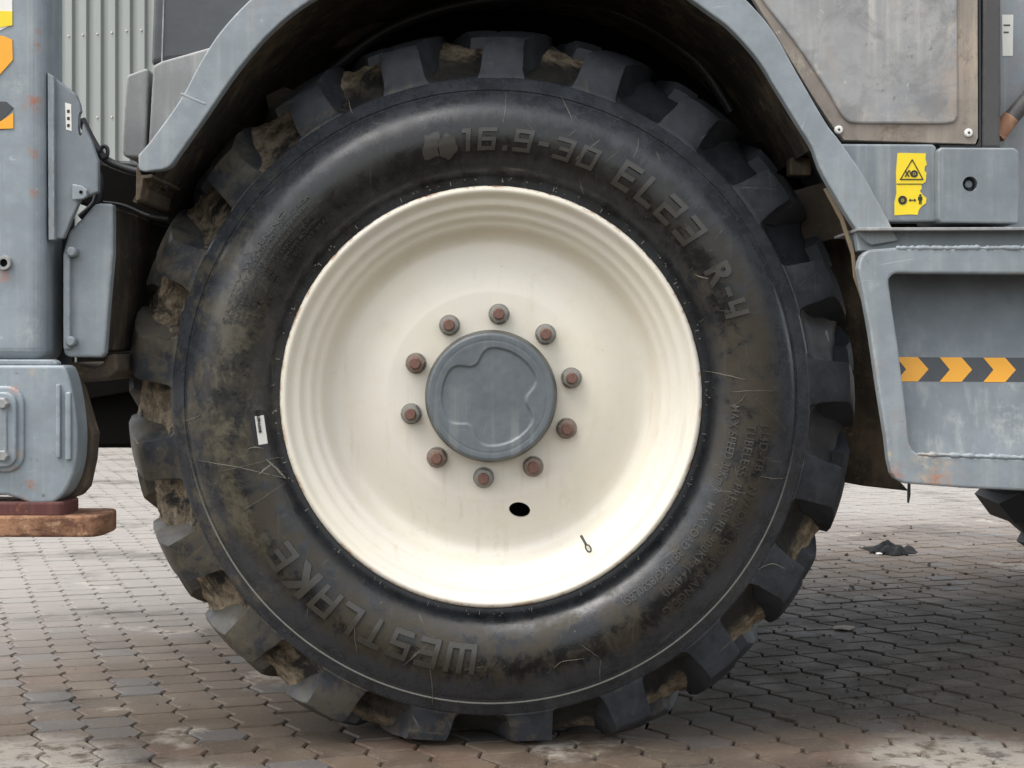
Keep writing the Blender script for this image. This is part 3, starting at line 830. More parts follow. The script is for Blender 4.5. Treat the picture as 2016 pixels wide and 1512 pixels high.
def blob(u, v):
    a, c = 2 * u - 1, 2 * v - 1
    x = a * math.sqrt(1 - c * c / 2); y = c * math.sqrt(1 - a * a / 2)
    return (881 + 19 * x + 2 * math.sin(y * 5), 288 + 24 * y + 2 * math.sin(x * 6))
patch(blob, 'worn_emblem', M['letter'], .0022)
# framed white serial tag
def on_wall(pts, up, name, mat):
    bm = bmesh.new(); fr = []; bk = []
    for x, y in pts:
        q = W(x, y, Y0) - HUB; r_ = math.hypot(q.x, q.z)
        fr.append(bm.verts.new((q.x, sidewall_d(r_) - up, q.z))); bk.append(bm.verts.new((q.x, sidewall_d(r_) + .003, q.z)))
    bm.faces.new(fr); bm.faces.new(bk[::-1])
    for i in range(len(fr)): bm.faces.new((fr[i], bk[i], bk[(i + 1) % len(fr)], fr[(i + 1) % len(fr)]))
    return at_wheel(name, bm, mat, None)
ca, sa = math.cos(R(-8)), math.sin(R(-8))
def rot(pts, cx, cy): return [(cx + (x - cx) * ca - (y - cy) * sa, cy + (x - cx) * sa + (y - cy) * ca) for x, y in pts]
on_wall(rot(rrect(496, 808, 526, 882, 13, 5), 511, 846), .0012, 'tag_frame', M['rubber_seal'])
on_wall(rot(rect(503, 819, 519, 876), 511, 847), .0020, 'serial_tag', M['white'])
lettering('181089948179681', .4475, 261.2, 266.6, .0046, name='tag_print', weight=.02, raise_=.0044, mat='ink')
M['scuff'] = plain('pale_scuff', (.19, .17, .135), .7, 0, .6, 200)
bm = bmesh.new(); rgs = random.Random(21)
def stroke(pts, wd):
    qs = []
    for x, y in spline(pts, 4):
        q = W(x + rgs.uniform(-.6, .6), y + rgs.uniform(-.6, .6), Y0) - HUB; qs.append(q)
    V = []
    for i, q in enumerate(qs):
        t = (qs[min(i + 1, len(qs) - 1)] - qs[max(i - 1, 0)]); nx, nz = -t.z, t.x; L = math.hypot(nx, nz) or 1
        ww = .72 * wd * (.15 + .85 * math.sin(math.pi * (i + .5) / len(qs))) * rgs.uniform(.6, 1.2)
        row = []
        for sg in (-1, 1):
            px_, pz_ = q.x + sg * nx / L * ww / 2, q.z + sg * nz / L * ww / 2
            rr_ = min(.62, max(.43, math.hypot(px_, pz_)))
            row += [bm.verts.new((px_, sidewall_d(rr_) - .0011, pz_)), bm.verts.new((px_, sidewall_d(rr_) + .002, pz_))]
        V.append(row)
    for a, c in zip(V, V[1:]):
        for k0, k1 in ((0, 2), (2, 3), (3, 1), (1, 0)): bm.faces.new((a[k0], a[k1], c[k1], c[k0]))
for pts, wd in (([(384, 908), (470, 920), (560, 946)], .0018), ([(346, 832), (372, 826), (390, 818)], .0022), ([(1388, 730), (1430, 738), (1470, 748)], .0020), ([(1440, 772), (1480, 769), (1528, 770)], .0011),
                ([(1498, 938), (1530, 944), (1556, 944)], .0020), ([(428, 930), (520, 908), (545, 903)], .0010), ([(470, 1010), (510, 985), (560, 952)], .0009), ([(700, 1220), (698, 1250), (702, 1290)], .0014),
                ([(846, 1310), (850, 1360), (848, 1400)], .0012), ([(1184, 1300), (1182, 1330), (1184, 1348)], .0016), ([(1145, 1270), (1165, 1284), (1180, 1296)], .0010), ([(1090, 1316), (1110, 1302), (1150, 1298)], .0012),
                ([(1260, 265), (1256, 290), (1246, 312)], .0012), ([(1106, 180), (1120, 215), (1128, 240)], .0014), ([(996, 172), (994, 210), (990, 245)], .0014), ([(680, 185), (684, 206), (690, 216)], .0016),
                ([(1370, 540), (1385, 546), (1396, 548)], .0030), ([(1500, 800), (1530, 822), (1562, 868)], .0006), ([(1500, 1130), (1530, 1118), (1556, 1128)], .0014),
                ([(520, 905), (540, 925), (556, 945)], .0050), ([(508, 935), (522, 922), (534, 914)], .0042), ([(488, 884), (500, 881), (516, 884)], .0030)):
    stroke(pts, wd)
for k in range(16):
    th = rgs.uniform(0, 6.28); r_ = rgs.uniform(455, 600); cx_, cy_ = 966 + r_ * math.sin(th), 782 - r_ * math.cos(th)
    a = rgs.uniform(0, 6.28); L = rgs.uniform(6, 22)
    stroke([(cx_ - L * math.cos(a), cy_ - L * math.sin(a)), (cx_ + rgs.uniform(-4, 4), cy_ + rgs.uniform(-4, 4)), (cx_ + L * math.cos(a), cy_ + L * math.sin(a))], rgs.uniform(.0004, .0007))
sc_ = at_wheel('scuff_marks', bm, M['scuff'], None); sc_['kind'] = 'stuff'
# spew nubs and pale paint flecks round the bead
bm = bmesh.new(); rg = random.Random(5)
for k in range(90):
    th = rg.uniform(0, 6.283); r_ = rg.choice((.417, .4195, .4215, .424)) + rg.uniform(-.001, .001)
    p = pol(r_, th, sidewall_d(r_) - .0004)
    bmesh.ops.create_icosphere(bm, subdivisions=1, radius=rg.uniform(.0009, .0018), matrix=Matrix.Translation(p))
for k in range(26):
    th = R(3 + k * 13.85); 
    q = [pol(.4145, th - .0011, .038), pol(.4225, th - .0011, .038), pol(.4225, th + .0011, .038), pol(.4145, th + .0011, .038)]
    f = [bm.verts.new(v) for v in q]; g2 = [bm.verts.new(v + Vector((0, .004, 0))) for v in q]
    bm.faces.new(f); bm.faces.new(g2[::-1])
    for i in range(4): bm.faces.new((f[i], g2[i], g2[(i + 1) % 4], f[(i + 1) % 4]))
nb = at_wheel('bead_flecks', bm, M['wash'], None); nb['kind'] = 'stuff'

# ---- wheel arch
outer = spline([(272, 305), (300, 272), (355, 195), (400, 112), (442, 52), (500, -8), (580, -72), (680, -128), (820, -170), (980, -184), (1150, -168), (1290, -122), (1400, -62),
                (1470, 0), (1522, 61), (1571, 147), (1626, 241), (1654, 278), (1706, 355), (1770, 474)], 5)
inner = spline([(1716, 483), (1690, 458), (1623, 348), (1599, 290), (1571, 244), (1528, 174), (1492, 116), (1440, 58), (1400, 27), (1320, -28), (1230, -68), (1110, -96), (980, -106),
                (850, -94), (740, -62), (650, -22), (585, 18), (535, 60), (500, 98), (460, 148), (400, 235), (352, 303), (335, 326), (318, 334)], 5)
left_end = [(285, 338), (276, 336), (272, 330)]
fy = 2.925
fender = plate('fender', outer + inner + left_end, fy, .03, M['grey'], ROOT, .006, 3)
# top skin of the fender running back
def strip(name, pts, y0, y1, thick, mat, flip=1, bevel=.0):
    """sheet through the outline at y0, straight back to y1 with real thickness"""
    bm = bmesh.new(); A = []
    ws = [W(x, y, y0) for x, y in pts]
    for i, p in enumerate(ws):
        t = (ws[min(i + 1, len(ws) - 1)] - ws[max(i - 1, 0)]); nrm = Vector((-t.z, 0, t.x)).normalized() * thick * flip
        A.append([bm.verts.new(q) for q in (p, p + Vector((0, y1 - y0, 0)), p + nrm + Vector((0, y1 - y0, 0)), p + nrm)])
    for a, c in zip(A, A[1:]):
        for k in range(4): bm.faces.new((a[k], a[(k + 1) % 4], c[(k + 1) % 4], c[k]))
    bm.faces.new(A[0]); bm.faces.new(A[-1][::-1])
    o = bm_obj(name, bm, mat, ROOT, 40)
    return o
strip('fender_top', [(x, y + 4) for x, y in outer], fy + .03, 3.62, .006, M['grey'], -1)
liner_pts = spline([(1610, 285), (1590, 245), (1545, 165), (1505, 98), (1450, 40), (1405, 5), (1320, -50), (1230, -90), (1110, -118), (980, -128), (850, -116), (740, -84), (645, -42),
                    (575, 8), (525, 50), (488, 92), (445, 148), (385, 235), (335, 305), (285, 372), (268, 400)], 5)
strip('arch_liner', liner_pts, fy + .032, 3.60, .008, M['liner'], -1)
# liner bolt
plate('liner_bolt', ell(1452, 66, 10, 11, 6), 3.02, .02, M['mud_brown'], ROOT, .002)
# return lip at the left foot of the arch
plate('fender_lip', [(268, 330), (274, 322), (278, 345), (300, 342), (300, 350), (282, 352), (276, 392), (267, 396)], fy + .004, .25, M['mud_brown'], ROOT, .002)
# weld seam across the band at the left
plate('fender_seam', [(354, 186), (404, 207), (406, 203), (357, 182)], fy - .0008, .004, M['grey'], ROOT, .001)

# inner wall of the arch and the machine's body behind
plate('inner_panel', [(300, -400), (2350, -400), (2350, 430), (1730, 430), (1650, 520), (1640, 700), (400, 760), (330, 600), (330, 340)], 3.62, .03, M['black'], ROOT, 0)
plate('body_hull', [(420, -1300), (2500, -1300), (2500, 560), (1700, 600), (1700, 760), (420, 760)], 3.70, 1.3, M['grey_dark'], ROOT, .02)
plate('overhead_sun_block', [(-700, -1500), (2600, -1500), (2600, -470), (-700, -470)], 3.35, 1.7, M['grey_dark'], ROOT, .03)  # unseen slab added overhead to keep sun off the near ground
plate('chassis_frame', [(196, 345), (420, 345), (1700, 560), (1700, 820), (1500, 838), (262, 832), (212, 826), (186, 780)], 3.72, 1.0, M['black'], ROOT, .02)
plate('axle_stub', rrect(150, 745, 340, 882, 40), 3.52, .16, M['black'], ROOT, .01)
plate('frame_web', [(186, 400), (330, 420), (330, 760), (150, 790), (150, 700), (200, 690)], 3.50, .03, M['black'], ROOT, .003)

# ---- right side of the machine
# weathered access panel
plate('access_panel', [(1430, -90), (1925, -90), (1926, 270), (1921, 284), (1662, 276), (1640, 250), (1600, 190)], 2.972, .02, M['panel_br'], ROOT, .002)
plate('panel_skin', spline([(1440, -90), (1480, -40), (1501, 0), (1553, 67), (1596, 128), (1632, 183), (1655, 224), (1672, 240), (1690, 243)], 4) + [(1860, 244), (1880, 241), (1887, 228), (1886, 100), (1885, -90)], 2.966, .012, M['panel_gr'], ROOT, .0045, 3)
for x, y in ((1652, 255), (1908, 261)):
    bm = cylY((W(x, y, 2.966).x, W(x, y, 2.966).z), .0078, 2.9665, 2.974, 20, .002)
    o = bm_obj('panel_rivet', bm, M['white'], ROOT)
    plate('rivet_pin', ell(x, y, 2.4, 2.4, 10), 2.9655, .004, M['ink'], o, 0)
plate('rubber_seal', [(1926, -90), (1931, -90), (1932, 290), (1850, 290), (1850, 286), (1922, 286), (1927, 278)], 2.975, .02, M['rubber_seal'], ROOT, .001)
plate('door_post', [(1935, -90), (1971, -90), (1972, 200), (1969, 262), (1972, 292), (1932, 292)], 2.98, .06, M['post_dk'], ROOT, .006)
plate('side_panel', [(1940, -90), (2400, -90), (2400, 460), (1940, 460)], 3.06, .03, M['grey'], ROOT, .003)
plate('side_label', [(1973, 29), (1995, 29), (1994, 110), (1974, 110)], 3.0592, .001, M['white'], ROOT, 0)
plate('label_print', rect(1976, 48, 1989, 51), 3.0586, .001, M['charcoal'], ROOT, 0)
plate('label_print', rect(1976, 62, 1986, 65), 3.0586, .001, M['charcoal'], ROOT, 0)
o = bm_obj('strut', tube([W(1962, 268, 3.02), W(1990, 232, 3.02)], .017, 16), M['rust_plate'], ROOT, 50)
bm_obj('strut_tube', tube([W(1984, 240, 3.02), W(2100, 105, 3.02)], .0155, 16), M['post_dk'], ROOT, 50)
# grey moulded blocks
bl = plate('battery_cover', [(1640, 283), (1838, 284), (1844, 290), (1844, 436), (1722, 437), (1712, 430)], 2.965, .05, M['grey_pl'], ROOT, .0045, 3)
b2 = plate('corner_cover', [(1852, 290), (1998, 291), (2007, 299), (2009, 380), (2006, 440), (1853, 438), (1847, 432), (1847, 296)], 2.945, .22, M['grey_pl'], ROOT, .007, 4)
hx_ = W(1910, 362, 2.945); cut(b2, cylY((hx_.x, hx_.z), .0140, 2.90, 2.975, 28))
bm_obj('cover_bolt', cylY((W(1906, 363, 2.96).x, W(1906, 363, 2.96).z), .0075, 2.955, 2.985, 18, .002), M['grey_pl'], ROOT, 40)
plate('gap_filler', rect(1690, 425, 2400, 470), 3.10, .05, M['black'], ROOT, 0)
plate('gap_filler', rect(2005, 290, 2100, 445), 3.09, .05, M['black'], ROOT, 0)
# step housing
plate('tread_edge', [(1690, 448), (2400, 446), (2400, 452), (1690, 454)], 2.895, .22, M['panel_lt'], ROOT, .001)
plate('tread_riser', [(1684, 454), (2400, 452), (2400, 492), (1690, 494)], 2.937, .05, M['grey'], ROOT, .002)
frame_pts = [(2400, 487), (1762, 487), (1714, 491), (1704, 496), (1697, 503), (1692, 514), (1690, 528), (1692, 541), (1700, 580), (1714, 658), (1730, 769), (1745, 862), (1750, 907), (1756, 932),
             (1764, 944), (1781, 952), (1900, 961), (2400, 984),
             (2400, 917), (1816, 896), (1805, 892), (1797, 886), (1791, 874), (1789, 857), (1780, 776), (1768, 680), (1750, 562), (1750, 551), (1754, 543), (1764, 538), (2400, 542)]
plate('step_frame', frame_pts, 2.90, .032, M['grey'], ROOT, .005, 3)
def stepY(x, y): return 3.055 - (y - 520) / (905 - 520) * .125
plate('step_back', [(1726, 520), (2400, 520), (2400, 925), (1800, 912), (1775, 880)], stepY, .02, M['grey_pl'], ROOT, 0)
plate('step_soffit', [(1742, 500), (2400, 500), (2400, 536), (1748, 534)], 2.934, .14, M['grey'], ROOT, 0)
plate('step_cheek', [(1738, 540), (1748, 545), (1788, 870), (1780, 880), (1762, 760)], 2.934, .12, M['grey'], ROOT, 0)
plate('reflective_strip', [(1752, 703), (2400, 706), (2400, 754), (1758, 751)], lambda x, y: stepY(x, y) - .0012, .001, M['charcoal'], ROOT, 0)
for k in range(5):
    x0 = 1764 + 86 * k; dy = k * .6
    plate('chevron', [(x0, 703 + dy), (x0 + 43, 703 + dy), (x0 + 64, 727 + dy), (x0 + 43, 751 + dy), (x0, 751 + dy), (x0 + 20, 727 + dy)], lambda x, y: stepY(x, y) - .0022, .0012, M['orange'], ROOT, 0)
bm_obj('weld_bead', tube([W(1764 + i * 4.5, 488 + rnd.uniform(-.8, .8), 2.902) for i in range(140)], .0040, 8, .45, 3), M['grey'], ROOT, 60)
bm_obj('weld_bead', tube([W(1806 + i * 4.5, 894 + i * .15 + rnd.uniform(-.8, .8), 2.902) for i in range(130)], .0040, 8, .5, 4), M['grey'], ROOT, 60)
plate('hanging_strap', [(1788, 950), (1793, 950), (1793, 975), (1790, 991), (1787, 990), (1787, 972)], 3.02, .006, M['rubber_seal'], ROOT, .001)
# mud caked plates behind the wheel
plate('mud_guard', [(1560, 440), (1690, 430), (1702, 540), (1735, 760), (1756, 930), (1790, 967), (1700, 957), (1640, 946), (1520, 938)], 3.34, .02, M['mud_dark'], ROOT, .004)
plate('mud_bracket', [(1500, 395), (1560, 376), (1640, 354), (1672, 430), (1680, 462), (1582, 484), (1540, 500)], 3.22, .02, M['mud_brown'], ROOT, .003)
plate('sheet_edge', [(1622, 372), (1633, 367), (1662, 430), (1683, 498), (1687, 540), (1703, 592), (1698, 594), (1681, 545), (1677, 502), (1655, 434)], 2.960, .008, M['tan_edge'], ROOT, .001)
plate('liner_clip', rrect(1556, 309, 1598, 345, 5), 3.20, .05, M['mud_brown'], ROOT, .004)
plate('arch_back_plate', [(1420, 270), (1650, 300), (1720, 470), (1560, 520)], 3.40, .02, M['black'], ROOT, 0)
# warning sticker
SY = 2.9642
stick = plate('warning_sticker', [(1767, 302), (1771, 301), (1823, 302), (1822, 312), (1825, 324), (1821, 328), (1820, 336), (1824, 340), (1823, 352), (1822, 358), (1814, 363), (1815, 371), (1811, 376),
                          (1817, 384), (1824, 390), (1823, 400), (1816, 405), (1811, 410), (1808, 416), (1807, 423), (1790, 422), (1761, 424), (1761, 398), (1765, 380), (1764, 340)], SY, .001, M['yellow'], ROOT, 0)
def ink(pts, nm='sticker_print', y=SY - .0008): return plate(nm, pts, y, .001, M['ink'], stick, 0)
def bar(x0, y0, x1, y1, wd): 
    L = math.hypot(x1 - x0, y1 - y0); nx, ny = -(y1 - y0) / L * wd / 2, (x1 - x0) / L * wd / 2
    return [(x0 + nx, y0 + ny), (x1 + nx, y1 + ny), (x1 - nx, y1 - ny), (x0 - nx, y0 - ny)]
ink(rect(1765, 361.4, 1815, 363))
ink(bar(1796, 314, 1772.5, 353.6, 2)); ink(bar(1796, 314, 1817.5, 353.6, 2), y=SY - .0010); ink(bar(1771.6, 353, 1818, 353, 2), y=SY - .0012)
def ringpoly(cx, cy, r0, r1, n=20):
    a = [(cx + r1 * math.cos(2 * math.pi * i / n), cy + r1 * math.sin(2 * math.pi * i / n)) for i in range(n + 1)]
    c = [(cx + r0 * math.cos(2 * math.pi * i / n), cy + r0 * math.sin(2 * math.pi * i / n)) for i in range(n, -1, -1)]
    return a + c
def ring_print(cx, cy, r0, r1):
    bm = bmesh.new(); n = 22; V = []
    for i in range(n):
        a = 2 * math.pi * i / n
        V.append([bm.verts.new(W(cx + r * math.cos(a), cy + r * math.sin(a), yy)) for r, yy in ((r0, SY - .0009), (r1, SY - .0009), (r1, SY + .0002), (r0, SY + .0002))])
    for i in range(n):
        for k in range(4): bm.faces.new((V[i][k], V[i][(k + 1) % 4], V[(i + 1) % n][(k + 1) % 4], V[(i + 1) % n][k]))
    bm_obj('sticker_print', bm, M['ink'], stick)
ring_print(1800, 342, 3.0, 7.2); ink(ell(1800, 342, 1.6, 1.6, 10), y=SY - .0011); ring_print(1777, 394, 3.2, 8.8); ink(ell(1777, 394, 1.7, 1.7, 10), y=SY - .0011)
ink(bar(1782, 335, 1790, 348, 2), y=SY - .0013); ink(bar(1790, 335, 1782, 348, 2), y=SY - .0015); ink(bar(1791, 335, 1794, 347, 1.4), y=SY - .0017)
ink([(1789, 394), (1793, 390.5), (1793, 393), (1800, 393), (1800, 390.5), (1804, 394), (1800, 397.5), (1800, 395), (1793, 395), (1793, 397.5)])
ink(ell(1812, 384.5, 2.4, 2.4, 10), y=SY - .0010); ink([(1807.5, 387), (1816, 387), (1816, 394), (1814.5, 394), (1814.5, 402), (1812.3, 402), (1812.3, 396), (1811.3, 396), (1811.3, 402), (1809.3, 402), (1809.3, 394), (1807.5, 394)])

# ---- left side: outrigger leg with its foot
PY = 2.90
plate('outrigger_leg', [(-260, -90), (85, -90), (85, 712), (-260, 712)], PY, .145, M['grey_post'], ROOT, .026, 6)
plate('leg_seam', [(-260, 707), (104, 708), (112, 713), (112, 719), (-260, 718)], PY - .006, .03, M['grey_post'], ROOT, .003)
ft = plate('leg_shoe', spline([(116, 719), (128, 724), (138, 752), (147, 800), (152, 850), (150, 905), (140, 945), (124, 974), (104, 990)], 3) + [(60, 992), (36, 982), (14, 975), (-260, 980), (-260, 719)], PY - .012, .075, M['grey_post'], ROOT, .018, 5)
plate('shoe_flange', [(128, 722), (156, 760), (184, 855), (180, 905), (168, 960), (152, 978), (110, 988), (110, 722)], PY + .07, .05, M['mud_brown'], ROOT, .004)
plate('cover_ring', rrect(-60, 760, 46, 930, 34, 6), PY - .020, .02, M['grey_post'], ROOT, .005, 3)
cp = plate('oval_cover', rrect(-60, 772, 31, 920, 24, 6), PY - .030, .02, M['grey_post'], ROOT, .004, 3)
plate('inner_cover', rrect(-60, 782, 13, 908, 14, 6), PY - .034, .02, M['grey'], ROOT, .003, 3)
for y in (794, 897):
    bm_obj('cover_bolt', cylY((W(5, y, PY - .04).x, W(5, y, PY - .04).z), .0105, PY - .047, PY - .028, 6, .002), M['panel_lt'], ROOT)
for x0, x1, y0, y1 in ((110, 118, 756, 902), (128, 139, 772, 906)):
    plate('shoe_rib', rrect(x0, y0, x1, y1, 3.8, 4), PY - .020, .03, M['grey_post'], ROOT, .003, 3)
hx2 = W(10, 518, PY)
bm = bmesh.new(); V = []
for i in range(24):
    a = 2 * math.pi * i / 24
    V.append([bm.verts.new((hx2.x + r * math.cos(a), yy, hx2.z + r * math.sin(a))) for r, yy in ((.0075, PY + .01), (.0075, PY - .010), (.0125, PY - .010), (.0145, PY + .002))])
for i in range(24):
    for k in range(3): bm.faces.new((V[i][k], V[i][k + 1], V[(i + 1) % 24][k + 1], V[(i + 1) % 24][k]))
bm_obj('grease_port', bm, M['panel_lt'], ROOT, 40)
bm_obj('port_bore', cylY((hx2.x, hx2.z), .0078, PY - .004, PY + .01, 20), M['black'], ROOT)
# chevron film on the leg
for pts, mt in (([(-60, -60), (24, -60), (24, 48), (10, 55), (-60, 90)], 'white'), ([(-60, 20), (24, 22), (24, 50), (-60, 62)], 'yellow'),
                ([(-60, 80), (5, 70), (24, 78), (25, 118), (0, 146), (-60, 190)], 'orange'), ([(-60, 198), (12, 200), (26, 212), (4, 236), (-60, 260)], 'charcoal'), ([(-60, 262), (2, 238), (26, 222), (26, 253), (-60, 256)], 'orange')):
    plate('reflective_film', pts, PY - (.0012 if mt == 'white' else .0022), .001 if mt == 'white' else .002, M[mt], ROOT, 0)
# foot
def foot(name, x0, x1, ytop, ybot, yc, ry, mat):
    """flat pad: outline in plan, rounded right end"""
    X0 = W(x0, 0, yc).x; X1 = W(x1, 0, yc).x; zt = W(0, ytop, yc - ry).z; zb = W(0, ybot, yc - ry).z
    bm = bmesh.new(); pts = []
    n = 40
    for i in range(n + 1):
        a = R(-90 + 180 * i / n); cs = math.cos(a); sn = math.sin(a)
        pts.append((X1 - ry * .45 + ry * .45 * (abs(cs) ** .6), yc + ry * (abs(sn) ** .6) * (1 if sn > 0 else -1)))
    pts += [(X0, yc + ry), (X0, yc - ry)]
    lo = [bm.verts.new((x, y, zb)) for x, y in pts]; hi = [bm.verts.new((x, y, zt)) for x, y in pts]
    bm.faces.new(hi); bm.faces.new(lo[::-1])
    for i in range(len(pts)): bm.faces.new((lo[i], lo[(i + 1) % len(pts)], hi[(i + 1) % len(pts)], hi[i]))
    o = bm_obj(name, bm, mat, ROOT); bev(o, .005, 3); return o
foot('outrigger_foot', -260, 219, 1016, 1058, 2.95, .075, M['rust_foot'])
foot('foot_socket', -260, 146, 988, 1018, 2.94, .055, M['rust_dark'])
# bracket plate beside the leg, with tab, label, slot
bp = plate('bracket_plate', [(100, 146), (112, 156), (148, 184), (156, 204), (163, 244), (180, 280), (193, 318), (193, 378), (158, 392), (140, 432), (124, 470), (100, 470)], 2.93, .018, M['grey_dark'] if False else M['grey_pl'], ROOT, .003)
plate('bracket_edge', [(93, 142), (106, 150), (107, 472), (95, 473)], 2.918, .03, M['grey'], ROOT, .002)
sl = W(149, 238, 2.93)
cbm = prism(ell(149, 239, 5, 25, 20), 2.90, .1)
cut(bp, cbm)
plate('plate_label', [(128, 202), (140, 205), (141, 258), (130, 255)], 2.9292, .001, M['white'], ROOT, 0)
for yy in (216, 230, 244): plate('label_print', rect(132, yy, 137, yy + 6), 2.9284, .001, M['ink'], ROOT, 0)
tb = plate('tab_lug', [(142, 362), (160, 365), (171, 373), (170, 387), (162, 392), (142, 394)], 2.915, .012, M['grey'], ROOT, .002)
plate('tab_bolt', ell(159, 378, 3.4, 3.4, 12), 2.9138, .002, M['black'], ROOT, 0)
# boxed cover lower down
plate('valve_cover', [(160, 432), (186, 402), (196, 400), (222, 401), (222, 500), (213, 600), (206, 694), (200, 704), (134, 703), (125, 696), (123, 640), (123, 500), (135, 456)], 2.96, .03, M['grey'], ROOT, .006, 3)
plate('valve_cover_flank', [(150, 440), (190, 406), (221, 405), (221, 500), (212, 600), (205, 690), (140, 696), (130, 500)], 2.992, .34, M['mud_dark'], ROOT, .004)
plate('cover_bar', rrect(124, 500, 137, 688, 4), 2.945, .02, M['grey'], ROOT, .003)
for x, y in ((141, 496), (139, 672)):
    bm_obj('cover_knob', cylY((W(x, y, 2.94).x, W(x, y, 2.94).z), .0095, 2.935, 2.965, 16, .003), M['grey_pl'], ROOT, 40)
plate('lower_bracket', [(135, 712), (160, 718), (182, 725), (202, 716), (209, 700), (228, 696), (232, 730), (212, 746), (150, 754), (138, 742)], 3.02, .25, M['mud_brown'], ROOT, .005)
plate('leg_return', [(88, 380), (142, 380), (142, 722), (88, 722)], 3.06, .02, M['grey_dark'], ROOT, .002)
plate('arch_bracket', [(522, 188), (560, 170), (600, 186), (596, 252), (540, 262)], 3.30, .05, M['mud_brown'], ROOT, .004)
plate('arch_bracket', [(640, 60), (760, 40), (770, 70), (650, 96)], 3.45, .05, M['mud_brown'], ROOT, .004)
# hoses over the bracket
def hose(pts, Y, rad): return bm_obj('hose', tube([W(x, y, Y) for x, y in spline(pts, 6)], rad, 10), M['hose'], ROOT, 60)
hose([(160, 235), (180, 275), (205, 312), (240, 330), (290, 345), (330, 372)], 3.06, .0085)
hose([(162, 262), (190, 308), (220, 322), (262, 326), (310, 340)], 3.09, .0070)
hose([(196, 298), (203, 288), (211, 292), (211, 306), (202, 312)], 3.05, .004)
hose([(150, 300), (182, 330), (196, 360), (190, 400), (160, 430)], 3.05, .010)
hose([(186, 398), (240, 404), (290, 424), (330, 430)], 3.08, .004)
plate('dark_cross_member', [(150, 320), (262, 322), (420, 360), (420, 470), (240, 420), (150, 400)], 3.30, .20, M['black'], ROOT, .005)
hose([(560, 240), (640, 150), (760, 60), (900, 10), (1060, -10)], 3.42, .014)
hose([(1180, 10), (1290, 60), (1380, 130), (1440, 220)], 3.45, .012)
# engine cover and light side panels
plate('engine_cover', [(306, -160), (620, -160), (540, 60), (430, 110), (330, 122), (296, 130)], 3.20, 1.2, M['grey_dark'], ROOT, .012, 3)
plate('cover_seam', [(326, -160), (328, -160), (320, 121), (317, 122)], 3.198, .004, M['panel_lt'], ROOT, 0)
plate('lower_side_panel', [(301, 129), (318, 120), (424, 90), (400, 150), (340, 250), (300, 318), (290, 320)], 3.14, .25, M['panel_lt'], ROOT, .008, 3)
plate('lower_side_panel', [(249, 150), (254, 146), (290, 133), (292, 140), (286, 312), (245, 309), (240, 300), (243, 220)], 3.16, .6, M['panel_lt'], ROOT, .008, 3)

# ---- far rear wheel, across the machine
fc = W(2320, 746, 5.1)
bm = bmesh.new(); rings = []
fprof = [(.40, .05), (.46, .01), (.52, 0), (.58, .015), (.62, .04), (.65, .08), (.675, .15), (.68, .215), (.675, .28), (.62, .39), (.52, .43), (.40, .38)]
for k in range(96):
    th = 2 * math.pi * k / 96
    rings.append([bm.verts.new(fc + pol(r, th, dd)) for r, dd in fprof])
for A, B in zip(rings, rings[1:] + rings[:1]):
    for i in range(len(fprof)): bm.faces.new((A[i], A[(i + 1) % len(fprof)], B[(i + 1) % len(fprof)], B[i]))
for k in range(21):
    th = 2 * math.pi * k / 21 + .1
    vs = []
    for dd, r in ((.04, .615), (.07, .695), (.21, .715), (.23, .66)):
        for a in (-.042, .042): vs.append(bm.verts.new(fc + pol(r, th + a / .68 + dd * .4, dd)))
    for i in range(0, 6, 2): bm.faces.new((vs[i], vs[i + 1], vs[i + 3], vs[i + 2]))
    bm.faces.new((vs[0], vs[2], vs[4], vs[6])); bm.faces.new((vs[1], vs[3], vs[5], vs[7]))
bm_obj('rear_tyre', bm, M['rubber_seal'], ROOT, 40)

# ------------------------------------------------------------------ litter on the paving
def gpt(px, py): 
    Y = F * CH / (py - HZ); return Vector(((px - 1008) * Y / F, Y, 0))
g0 = gpt(1752, 1086)
bm = bmesh.new(); n = 26; gr = []
for i in range(n + 1):
    row = []
    for j in range(n + 1):
        u = -1 + 2 * i / n; v = -1 + 2 * j / n
        e = max(0, 1 - (u * u + v * v) ** 1.2)
        h = e ** .6 * (.005 + .075 * abs(mnoise.noise(Vector((u * 1.7 + 3, v * 1.7, 5)))) + .016 * abs(mnoise.noise(Vector((u * 4, v * 4, 1)))))
        wob = 1 + .5 * mnoise.noise(Vector((math.atan2(v, u) * 1.5, 3, 2)))
        row.append(bm.verts.new(g0 + Vector((u * .092 * wob, v * .11 * wob, .003 + h))))
    gr.append(row)
for i in range(n):
    for j in range(n):
        u = -1 + 2 * (i + .5) / n; v = -1 + 2 * (j + .5) / n
        if u * u + v * v < 1.05 + .25 * mnoise.noise(Vector((u * 3, v * 3, 8))): bm.faces.new((gr[i][j], gr[i + 1][j], gr[i + 1][j + 1], gr[i][j + 1]))
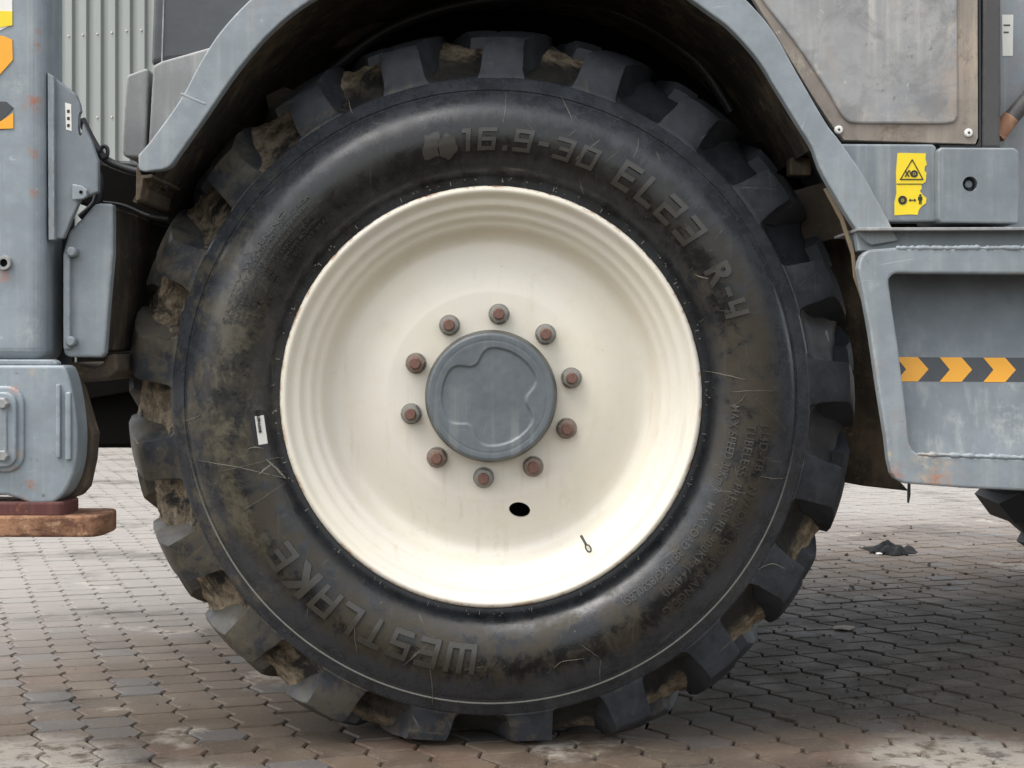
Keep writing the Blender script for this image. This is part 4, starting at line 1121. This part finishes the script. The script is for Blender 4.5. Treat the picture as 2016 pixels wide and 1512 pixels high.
bmesh.ops.delete(bm, geom=[v for v in bm.verts if not v.link_faces], context='VERTS')
ret = bmesh.ops.extrude_face_region(bm, geom=bm.faces[:])
for v in ret['geom']:
    if isinstance(v, bmesh.types.BMVert): v.co.z = max(.001, v.co.z - .004)
rag = bm_obj('rag', bm, M['rag'], None, 40); rag['label'] = 'crumpled black rag lying on the paving under the step'; rag['category'] = 'rag'
def chunk(bm, p, sx_, sy_, sz_, rg):
    ret = bmesh.ops.create_icosphere(bm, subdivisions=1, radius=1)
    rz = Matrix.Rotation(rg.uniform(0, 6.28), 3, 'Z')
    for v in ret['verts']:
        q = rz @ Vector((v.co.x * sx_ * rg.uniform(.6, 1.2), v.co.y * sy_ * rg.uniform(.6, 1.2), v.co.z * sz_ * rg.uniform(.7, 1.1)))
        v.co = p + q + Vector((0, 0, sz_ * .6))
rg = random.Random(11)
for (px, py, wd, mt, nm, lab, cat) in ((1665, 1238, .038, 'chip', 'stone_chip', 'flat pale stone chip on the paving right of the tyre', 'stone'),
                                       (1525, 1216, .020, 'chip', 'stone_chip', 'small pale stone chip against the right foot of the tyre', 'stone'),
                                       (1731, 1092, .020, 'white', 'paper_scrap', 'white paper scrap beside the black rag', 'paper'),
                                       (1678, 1157, .010, 'crumb', 'mud_crumb', 'dark mud crumb on the paving below the black rag', 'mud crumb')):
    bm = bmesh.new(); chunk(bm, gpt(px, py), wd, wd * .9, .006, rg)
    o = bm_obj(nm, bm, M[mt]); o['label'] = lab; o['category'] = cat
bm = bmesh.new()
for k in range(230):
    px = rg.gauss(1680, 130); py = rg.uniform(1030, 1440)
    if px < 1420: continue
    s = rg.uniform(.002, .0065) * (1.5 if py < 1200 else .8)
    chunk(bm, gpt(px, py), s, s, s * .55, rg)
for k in range(60):
    px = rg.uniform(0, 420); py = rg.uniform(1180, 1500); s = rg.uniform(.0012, .003)
    chunk(bm, gpt(px, py), s, s, s * .5, rg)
o = bm_obj('crumbs', bm, M['crumb']); o['kind'] = 'stuff'; o['label'] = 'dark crumbs of dried mud scattered on the paving'
